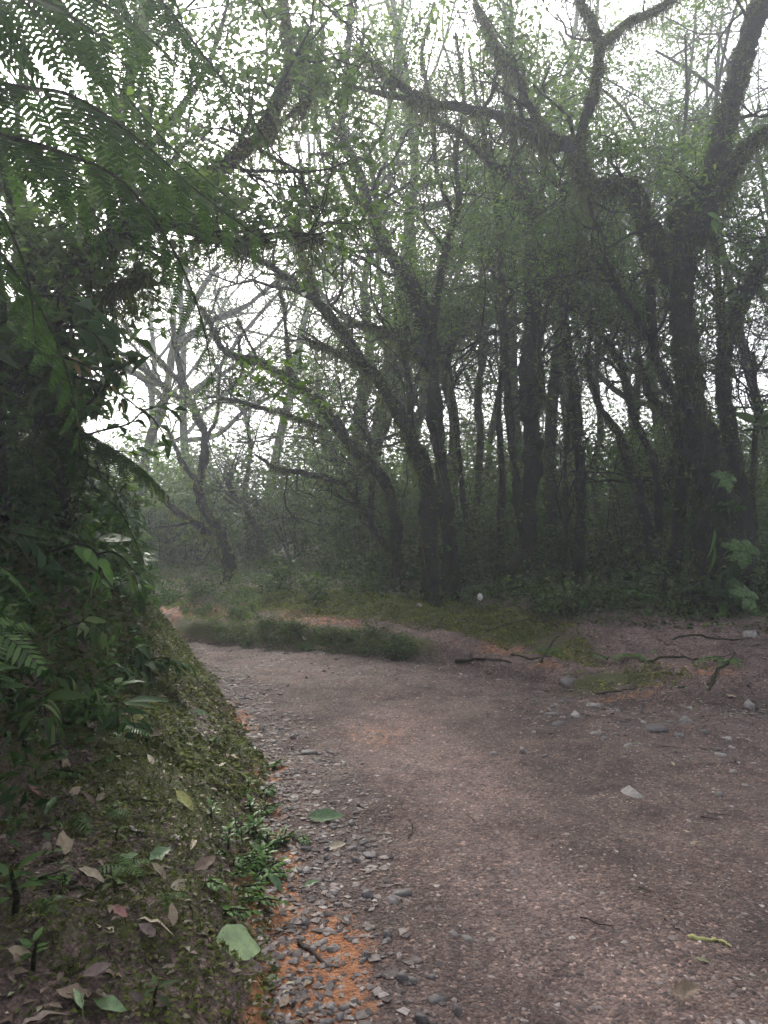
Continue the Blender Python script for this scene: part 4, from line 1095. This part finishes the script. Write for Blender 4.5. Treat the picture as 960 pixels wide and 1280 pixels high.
def grains(C, s, flat=.5):
    n = len(C); o = np.array([[1, 0, 0], [0, 1, 0], [-1, 0, 0], [0, -1, 0], [0, 0, 1], [0, 0, -1.]])
    V = o[None] * (s[:, None, None] * .5) * (.6 + .7 * rng.random((n, 6, 1))) + rng.normal(size=(n, 6, 3)) * s[:, None, None] * .12
    a = rng.random(n) * 6.28; c, si = np.cos(a)[:, None], np.sin(a)[:, None]
    V = np.stack([V[..., 0] * c - V[..., 1] * si, V[..., 0] * si + V[..., 1] * c, V[..., 2] * flat], -1) + C[:, None]
    f = np.array([[0, 1, 4], [1, 2, 4], [2, 3, 4], [3, 0, 4]])
    return V.reshape(-1, 3), (np.arange(n)[:, None, None] * 6 + f[None]).reshape(-1, 3)
def c_path(x, y):
    dl, dr = edges(x, y); return (dl < .06) & (dr < .12) & (np.abs(x / y) < .58)
mb = MB()
C = scatter(90000, (-3, 4.6), (1.6, 9.8), c_path, 1.6); mb.add(*grains(C, .004 + .012 * rng.random(len(C)) ** 2.5))
C = scatter(16000, (-3, 4.6), (1.6, 9.8), c_path, 1.3); mb.add(*grains(C, .014 + .02 * rng.random(len(C)) ** 2, .35))
def c_chip(x, y):
    dl, dr = edges(x, y); return (dl < .1) & (dl > -.55) & (rng.random(len(x)) < np.exp(dl / .3))
C = scatter(26000, (-2.5, .6), (1.8, 8), c_chip, 1.3); mb.add(*grains(C + [0, 0, .004], .018 + .034 * rng.random(len(C)) ** 2, .25))
def c_chip2(x, y):
    dl, dr = edges(x, y); return (dr < .15) & (dr > -1.3) & (rng.random(len(x)) < np.exp(dr / .6))
C = scatter(7000, (-1.8, 3.8), (4.6, 9), c_chip2); mb.add(*grains(C + [0, 0, .003], .018 + .03 * rng.random(len(C)) ** 2, .3))
tag(mb.build('gravel', M['gravel'], None, False), 'fine gravel and stone chips strewn over the path', 'gravel', kind='stuff')

# ------------------------------------------------------------------ fallen leaves and twigs
FL = {m: [mesh('fallen_leaf', *blade(w, 6, dr_, fo, 1, .12, wv), M[m], True) for w, dr_, fo, wv in ((.38, .12, .3, .25), (.5, -.1, .4, .4), (.3, .25, .6, .3))]
      for m in ('dead_dark', 'dead_tan', 'leaf_green', 'leaf_yellow', 'leaf_red', 'litter')}
big = mesh('fallen_leaf', *blade(.78, 10, .06, .1, 1, .06, .15), M['leaf_sage'], True)
def leafpx(px, py, w, m, lb, yaw=0, me=None):
    p = G(px, py); s = w / F * p[1]
    o = put('fallen_leaf', me or FL[m][int(rng.random() * 3)], p[0] - s * .5 * math.cos(yaw), p[1] - s * .5 * math.sin(yaw), s, yaw, .018, .1)
    n = normal_at(p[0], p[1]); n = (n + .9 * (Vector((0, 0, CAMZ)) - Vector(p)).normalized()).normalized()
    z = Vector((0, 0, 1)).rotation_difference(n).to_matrix() @ Euler((0, 0, yaw)).to_matrix()
    o.rotation_euler = z.to_euler(); o.location = Vector(p) + n * .035 - z @ Vector((s * .55, 0, 0)); tag(o, lb, 'leaf'); return o
leafpx(293, 1191, 62, None, 'large round pale green leaf lying by the orange clay', .25, big)
for a in [(228, 1006, 34, 'leaf_yellow', 'yellow-green pointed leaf lying on the bank', -.5), (132, 1262, 46, 'leaf_green', 'pale green oval leaf at the bottom of the bank', 0), (96, 1256, 32, 'leaf_green', 'dark green leaf beside the pale oval leaf', 2.3),
          (160, 1078, 24, 'leaf_green', 'small fresh leaf standing midway up the bank', .9), (20, 1207, 22, 'dead_tan', 'cream leaf at the lower left frame edge', 2.5), (146, 1150, 24, 'leaf_red', 'pinkish curled leaf on bare soil', -.4),
          (110, 1104, 40, 'dead_tan', 'long tan curled leaf on the root step', .2), (196, 1097, 30, 'dead_tan', 'tan leaf at the end of the root step', -.4), (22, 1197, 30, 'dead_tan', 'tan leaf lying at the lower left corner', .1),
          (168, 1258, 32, 'dead_dark', 'dark brown leaf right of the pale oval leaf', -.3), (118, 1225, 36, 'dead_dark', 'wet black leaf on the bank litter', .7), (40, 995, 26, 'leaf_red', 'pinkish flat leaf near the mossy trunk', 0),
          (188, 922, 24, 'dead_tan', 'pale leaf just below the mossy trunk', .3), (248, 895, 26, 'leaf_green', 'round green leaf high on the bank', .5), (170, 905, 22, 'leaf_yellow', 'yellowish leaf below the hanging roots', 1),
          (855, 1250, 38, 'dead_tan', 'tan torn leaf at the bottom of the path', .1), (420, 1063, 22, 'dead_tan', 'whitish chip-like leaf at the path edge', .2), (425, 1155, 16, 'dead_tan', 'tiny cream leaf on the slate pile', -.6),
          (405, 1025, 46, 'leaf_green', 'grey-green fern tip lying on the path edge', .2), (345, 1110, 26, 'leaf_green', 'narrow green leaf hanging over the clay', -.9), (388, 1110, 22, 'leaf_green', 'green leaf at the clay edge', .6)]:
    leafpx(*a)
cnt = 0
while cnt < 270:
    t = rng.random()
    if t < .72:
        y = 1.75 + 5 * rng.random() ** 1.6; x = np.interp(y, LY, LX) - 1.15 * rng.random(); zn = 'on the left bank'
    elif t < .87:
        x = -.5 + 4.5 * rng.random(); y = 2.2 + 5 * rng.random(); zn = 'on the path'
    else:
        x = -1 + 4.5 * rng.random(); y = np.interp(x, RX, RY) + 1.5 * rng.random(); zn = 'on the far bank'
    m = str(rng.choice(['dead_dark', 'dead_dark', 'litter', 'litter', 'dead_tan', 'dead_tan', 'leaf_green'])) if zn != 'on the path' else str(rng.choice(['dead_tan', 'litter', 'dead_dark']))
    s = (.035 + .075 * rng.random() ** 1.4) * (.5 if zn == 'on the path' else 1)
    if abs(x / y) > .56: continue
    if y < 3.1 and zn == 'on the left bank': s *= 1.25
    nmz = {'dead_dark': 'dark rotting leaf', 'litter': 'brown dead leaf', 'dead_tan': 'pale tan dead leaf', 'leaf_green': 'fallen green leaf'}[m]
    sub = (' below the root step' if y < 2.3 else ' around the root step' if y < 3 else ' under the mossy trunk' if y < 4.2 else ' near its far end') if zn == 'on the left bank' else (' near its bottom end' if y < 4 else ' below the clay bank')
    if zn == 'on the far bank': sub = ' near the crossing trunks' if x < 1 else ' near the massive tree'
    tag(put('fallen_leaf', FL[m][int(rng.random() * 3)], x, y, s, None, .010, .3), f'{nmz} lying {zn}{sub}', 'leaf', f'{nmz}s {zn}{sub}'.replace('leafs', 'leaves'))
    cnt += 1
def c_lit(x, y):
    dl, dr = edges(x, y); return ((dl > -.1) & (dl < 1.25)) | ((dr > -.1) & (dr < 2.3) & (x > -1.5)) | ((dr > -1.4) & (dr <= -.1) & (rng.random(len(x)) < .5 * np.exp((dr + .1) / .6)))
C = scatter(34000, (-3.2, 5), (1.6, 10), c_lit, 1.3)
mb = MB(); mb.add(*leaf_cloud(C + [0, 0, .008], .022 + .016 * rng.random(len(C)), np.tile([0, 0, 1.6], (len(C), 1)), 0, .45, .9))
tag(mb.build('leaf_litter', M['litter'], None, False), 'crumbled dead leaf litter strewn over the banks', 'leaf litter', kind='stuff')
def twig(label, pts, r, mat='twig', name='fallen_twig', cat='twig', lift=.012, group=None):
    c = []
    for a, b in pts: q = G(a, b); c.append(q + [0, 0, lift])
    c = catmull(c, 5); c[:, 2] = height(c[:, 0], c[:, 1]) + (r * (.05 + .9 * np.sin(np.linspace(.1, 3.0, len(c)))) - r * .35 if name == 'root' else r * .6)
    c += rng.normal(size=c.shape) * .003
    o = MB().add(*tube(c, np.linspace(r, r * .3, len(c)) * (1 + .15 * rng.normal(size=len(c))), 7, .15)).build(name, M[mat], None, True)
    return tag(o, label, cat, group)
for lb, pts, r, nm in [
    ('dark stick lying beside the large round leaf', [(262, 1170), (300, 1168), (350, 1167)], .011, 0), ('dark stick across the orange clay', [(372, 1183), (395, 1198), (415, 1214)], .012, 0),
    ('root forming a step across the bank', [(60, 1118), (100, 1112), (150, 1110), (190, 1096), (205, 1100)], .014, 1), ('reddish root curving out of the upper bank', [(136, 935), (155, 950), (180, 948), (192, 942)], .012, 1),
    ('thin dark twig below the mossy trunk', [(90, 935), (130, 938), (175, 936)], .008, 0), ('long thin root down the upper bank', [(125, 998), (165, 1000), (205, 1010)], .009, 1),
    ('twig running down the bank to the path', [(282, 990), (305, 1005), (322, 1022)], .007, 0), ('dark log on the edge of the far bank', [(570, 828), (600, 826), (640, 830)], .026, 0),
    ('curved root on the clay bank left of moss', [(676, 830), (690, 805), (705, 792)], .02, 1), ('long root across the right bank', [(800, 828), (840, 822), (880, 824), (915, 818)], .02, 1),
    ('dark stick at the foot of the clay bank', [(745, 868), (770, 866), (795, 862)], .014, 0), ('mossy root bending down the right bank', [(885, 865), (895, 845), (912, 828), (920, 815)], .03, 1),
    ('root at the top of the bank under the trunks', [(600, 788), (640, 780), (670, 778), (700, 772)], .022, 1), ('root below the stout trunk', [(580, 775), (605, 782), (635, 775)], .02, 1),
    ('root reaching down the far bank at centre', [(533, 790), (550, 780), (566, 768)], .022, 1), ('pale twig on the path stones', [(760, 905), (790, 900), (810, 896)], .006, 0),
    ('thin twig near the lichen twig', [(830, 1150), (845, 1162), (858, 1172)], .004, 0), ('fine twig arcing on the worn track', [(512, 1050), (516, 1035), (510, 1025)], .005, 0),
    ('root across the bank near the massive tree', [(840, 800), (870, 795), (905, 800), (950, 795)], .022, 1), ('dark branch stub on the far bank near the weeds', [(640, 820), (662, 826), (690, 822)], .02, 0)]:
    twig(lb, pts, r * (.65 if nm else .8), 'bark_pale' if nm else 'twig', 'root' if nm else 'fallen_twig', 'root' if nm else 'twig')
o = twig('yellow lichen-covered twig lying on the path', [(862, 1174), (882, 1177), (900, 1180), (914, 1188)], .009, 'leaf_yellow'); 
for k in range(70):
    y = 1.8 + 6 * rng.random() ** 1.5; bank = rng.random() < .7
    x = np.interp(y, LY, LX) - 1.0 * rng.random() if bank else -.5 + 4 * rng.random()
    a = rng.random() * 6.28; l = .05 + .13 * rng.random()
    q = np.array([[x + math.cos(a) * t * l, y + math.sin(a) * t * l + rng.normal() * .008, 0] for t in np.linspace(-.5, .5, 5)])
    q[:, 2] = height(q[:, 0], q[:, 1]) + .008
    zn = 'on the left bank' if bank else 'on the path'
    tag(MB().add(*tube(q, np.linspace(.004, .002, 5), 5)).build('fallen_twig', M['twig'], None, True), f'thin little twig lying {zn}', 'twig', f'little twigs {zn}')

# small plants growing on the bank slope and by the trees
seedling = [spray('seedling', 6, .12, .055, 'bright', .3, 4), rosette('seedling', 8, .06, 'bright'), proto_fern('seedling', 6, .16, 'bright', .7, 9), rosette('seedling', 7, .09, 'lance2')]
fs = [True] * 4
def plantpx(px, py, v, s, lb, cat='plant', grp=None):
    p = G(px, py); o = seedling[v] if fs[v] else copy_tree(seedling[v]); fs[v] = False
    o.location = p; o.rotation_euler = (0, 0, rng.random() * 6.28); o.scale = (s,) * 3; tag(o, lb, cat, grp)
for k in range(60):
    a, b = 318 + rng.normal() * 24, 1062 + rng.normal() * 34
    plantpx(a, b, int(rng.choice([0, 1, 0])), .5 + .4 * rng.random(), 'bright green seedling in the dense patch above the clay', 'plant', 'seedlings in the patch above the clay')
for k in range(24):
    a, b = 20 + 320 * rng.random(), 880 + 380 * rng.random()
    if a > 60 + (b - 780) * .9: continue
    plantpx(a, b, int(rng.integers(0, 4)), .5 + .5 * rng.random(), 'small green seedling dotted over the mossy bank', 'plant', 'seedlings dotted over the left bank')
for a, b, v, s, lb in [(195, 1262, 3, .7, 'pale stemmed plant at the bottom of the bank'), (15, 1150, 1, 1.5, 'dark leafy plant at the lower left frame edge'), (225, 925, 3, .7, 'leafy clump midway on the mossy bank'), (300, 945, 3, .6, 'small pale-leaved plant by the path edge'),
                       (758, 825, 0, 1.0, 'single green seedling on the right bank'), (685, 815, 2, 1.6, 'grassy tuft at the clay bank corner'), (788, 822, 2, 1.5, 'weedy tuft right of the green seedling'), (905, 828, 2, 1.9, 'dry weedy tuft by the mossy root'), (10, 880, 1, 1.7, 'glossy plant at the left frame edge'), (30, 940, 1, 1.7, 'leafy plant below the glossy one at the frame edge')]:
    plantpx(a, b, v, s, lb)
# ferns and leaves growing on the massive tree
def hangfern(px, py, Y, s, lb, yaw):
    o = copy_tree(BP[7][0]); o.location = P(px, py, Y); o.rotation_euler = (.9, 0, yaw); o.scale = (s,) * 3; tag(o, lb, 'fern', 'ferns of the massive trunk')
hangfern(925, 690, 8.3, .6, 'bright green fern on the side of the massive trunk', 0)
hangfern(932, 748, 8.2, .6, 'bright fern at the foot of the massive trunk', .5)
hangfern(905, 600, 8.7, .5, 'small fern high on the massive trunk', .3)
for px, py, L, lb, d in [(915, 715, .32, 'pale hanging leaf on the massive trunk', (.1, -.3, -1)), (893, 660, .3, 'yellow-green strap leaf hanging on the massive trunk', (0, -.2, -1)), (893, 680, .3, 'lower yellow-green strap leaf on the massive trunk', (.05, -.2, -1)),
                         (902, 750, .2, 'small pale leaf low on the massive trunk', (0, -.3, -1)), (882, 265, .16, 'heart-shaped pale leaf at the fork of the massive tree', (.5, -.4, -.4)), (889, 272, .17, 'lime heart-shaped leaf below the fork', (.2, -.4, -.9))]:
    kind = 'strap' if 'strap' in lb else 'bright'
    o = link('hanging_leaf', LM[kind], None, P(px, py, 8.55), orient(np.array(d), np.array([0, -1, .3])), L); tag(o, lb, 'leaf')
for px, py, Y, v, sc, yaw, lb in [(945, 640, 8.6, 2, 1.2, 2.2, 'broad-leaved plant at the right frame edge by the massive trunk'), (955, 545, 8.9, 3, 1.3, 2.6, 'large-leaved rosette high at the right frame edge'), (935, 600, 8.8, 1, 1.0, 2.8, 'drooping plant beside the massive trunk'),
                              (950, 720, 8.4, 5, 1.0, 2.4, 'long-leaved plant at the foot of the massive trunk'), (880, 745, 8.6, 6, .9, 1.5, 'dark fern in front of the massive trunk'), (955, 690, 8.5, 0, 1.1, 3.0, 'lance-leaved plant at the right edge below the broad one'), (800, 745, 9.0, 7, .7, 1.2, 'small bright fern left of the massive trunk')]:
    o = copy_tree(BP[v][0]); o.location = P(px, py, Y); o.rotation_euler = (.2, .2, yaw); o.scale = (sc,) * 3; tag(o, lb, 'fern' if 'fern' in lb else 'plant')
    if "group" in o: del o["group"]
# hanging vines
for k, (px, y0, y1, Y) in enumerate([(322, 395, 560, 9.6), (352, 350, 430, 9.4), (345, 480, 560, 9.8), (388, 500, 610, 9.7), (478, 330, 470, 9.9), (513, 470, 640, 9.8), (702, 310, 420, 10.5), (738, 250, 400, 8.9), (768, 240, 330, 8.8), (835, 330, 560, 8.8), (880, 300, 520, 8.8), (872, 480, 700, 8.7),
                                     (905, 500, 720, 9), (690, 195, 300, 8.7), (640, 160, 260, 8.6), (560, 400, 560, 10), (600, 150, 240, 8.6), (430, 340, 470, 9.7)]):
    n = 10; t = np.linspace(0, 1, n); ph = rng.random() * 6
    c = np.array([P(px + 9 * math.sin(3 * a + ph) + 3 * rng.normal(), y0 + (y1 - y0) * a, Y) for a in t])
    tag(MB().add(*tube(catmull(c, 4), .007, 5)).build('vine', M['bark_pale'], None, True), f'thin vine hanging {nearland(c[0][0], c[0][1]).replace("at the foot of", "beside").replace("around", "by")}', 'vine', f'vines {nearland(c[0][0], c[0][1])}')
# white round marker low by the trunks
p = P(600, 746, 9.6)
mk = bpy.data.objects.new('trail_marker', None); col.objects.link(mk); mk.location = (p[0], p[1], hz(p[0], p[1]))
tag(mk, 'small white round marker disc on a stake by the trunks', 'marker')
c = np.array([[0, 0, -.05], [0, 0, p[2] - hz(p[0], p[1])]]); MB().add(*tube(c, .008, 6)).build('stake', M['twig'], mk)
th = np.linspace(0, 2 * np.pi, 16, endpoint=False); d = np.stack([np.cos(th) * .035, 0 * th - .012, np.sin(th) * .045 + c[1][2]], -1); d2 = d + [0, .008, 0]
i = np.arange(16); link('disc', mesh('disc', np.concatenate([d, d2]), [np.array([i]), np.array([i[::-1] + 16]), np.stack([i, i + 16, (i + 1) % 16 + 16, (i + 1) % 16], -1)], M['white']), mk)
# ------------------------------------------------------------------ haze
def make_haze():
    x0, x1, y0, y1, z0, z1 = -260, 260, -260, 260, -4.0, 18.5
    V = [(x, y, z) for z in (z0, z1) for y in (y0, y1) for x in (x0, x1)]
    Fq = np.array([[0, 2, 3, 1], [4, 5, 7, 6], [0, 1, 5, 4], [2, 6, 7, 3], [0, 4, 6, 2], [1, 3, 7, 5]])
    m, nt, out = newmat('mist')
    v = nd(nt, 'ShaderNodeVolumePrincipled')
    v.inputs['Color'].default_value = (.88, .93, 1.0, 1)
    v.inputs['Density'].default_value = HAZE_DENSITY
    v.inputs['Anisotropy'].default_value = .6
    nt.links.new(v.outputs[0], out.inputs['Volume'])
    tag(link('haze', mesh('haze', V, [Fq], m)), 'pale mist hanging among the trees', 'mist', kind='stuff')
make_haze()
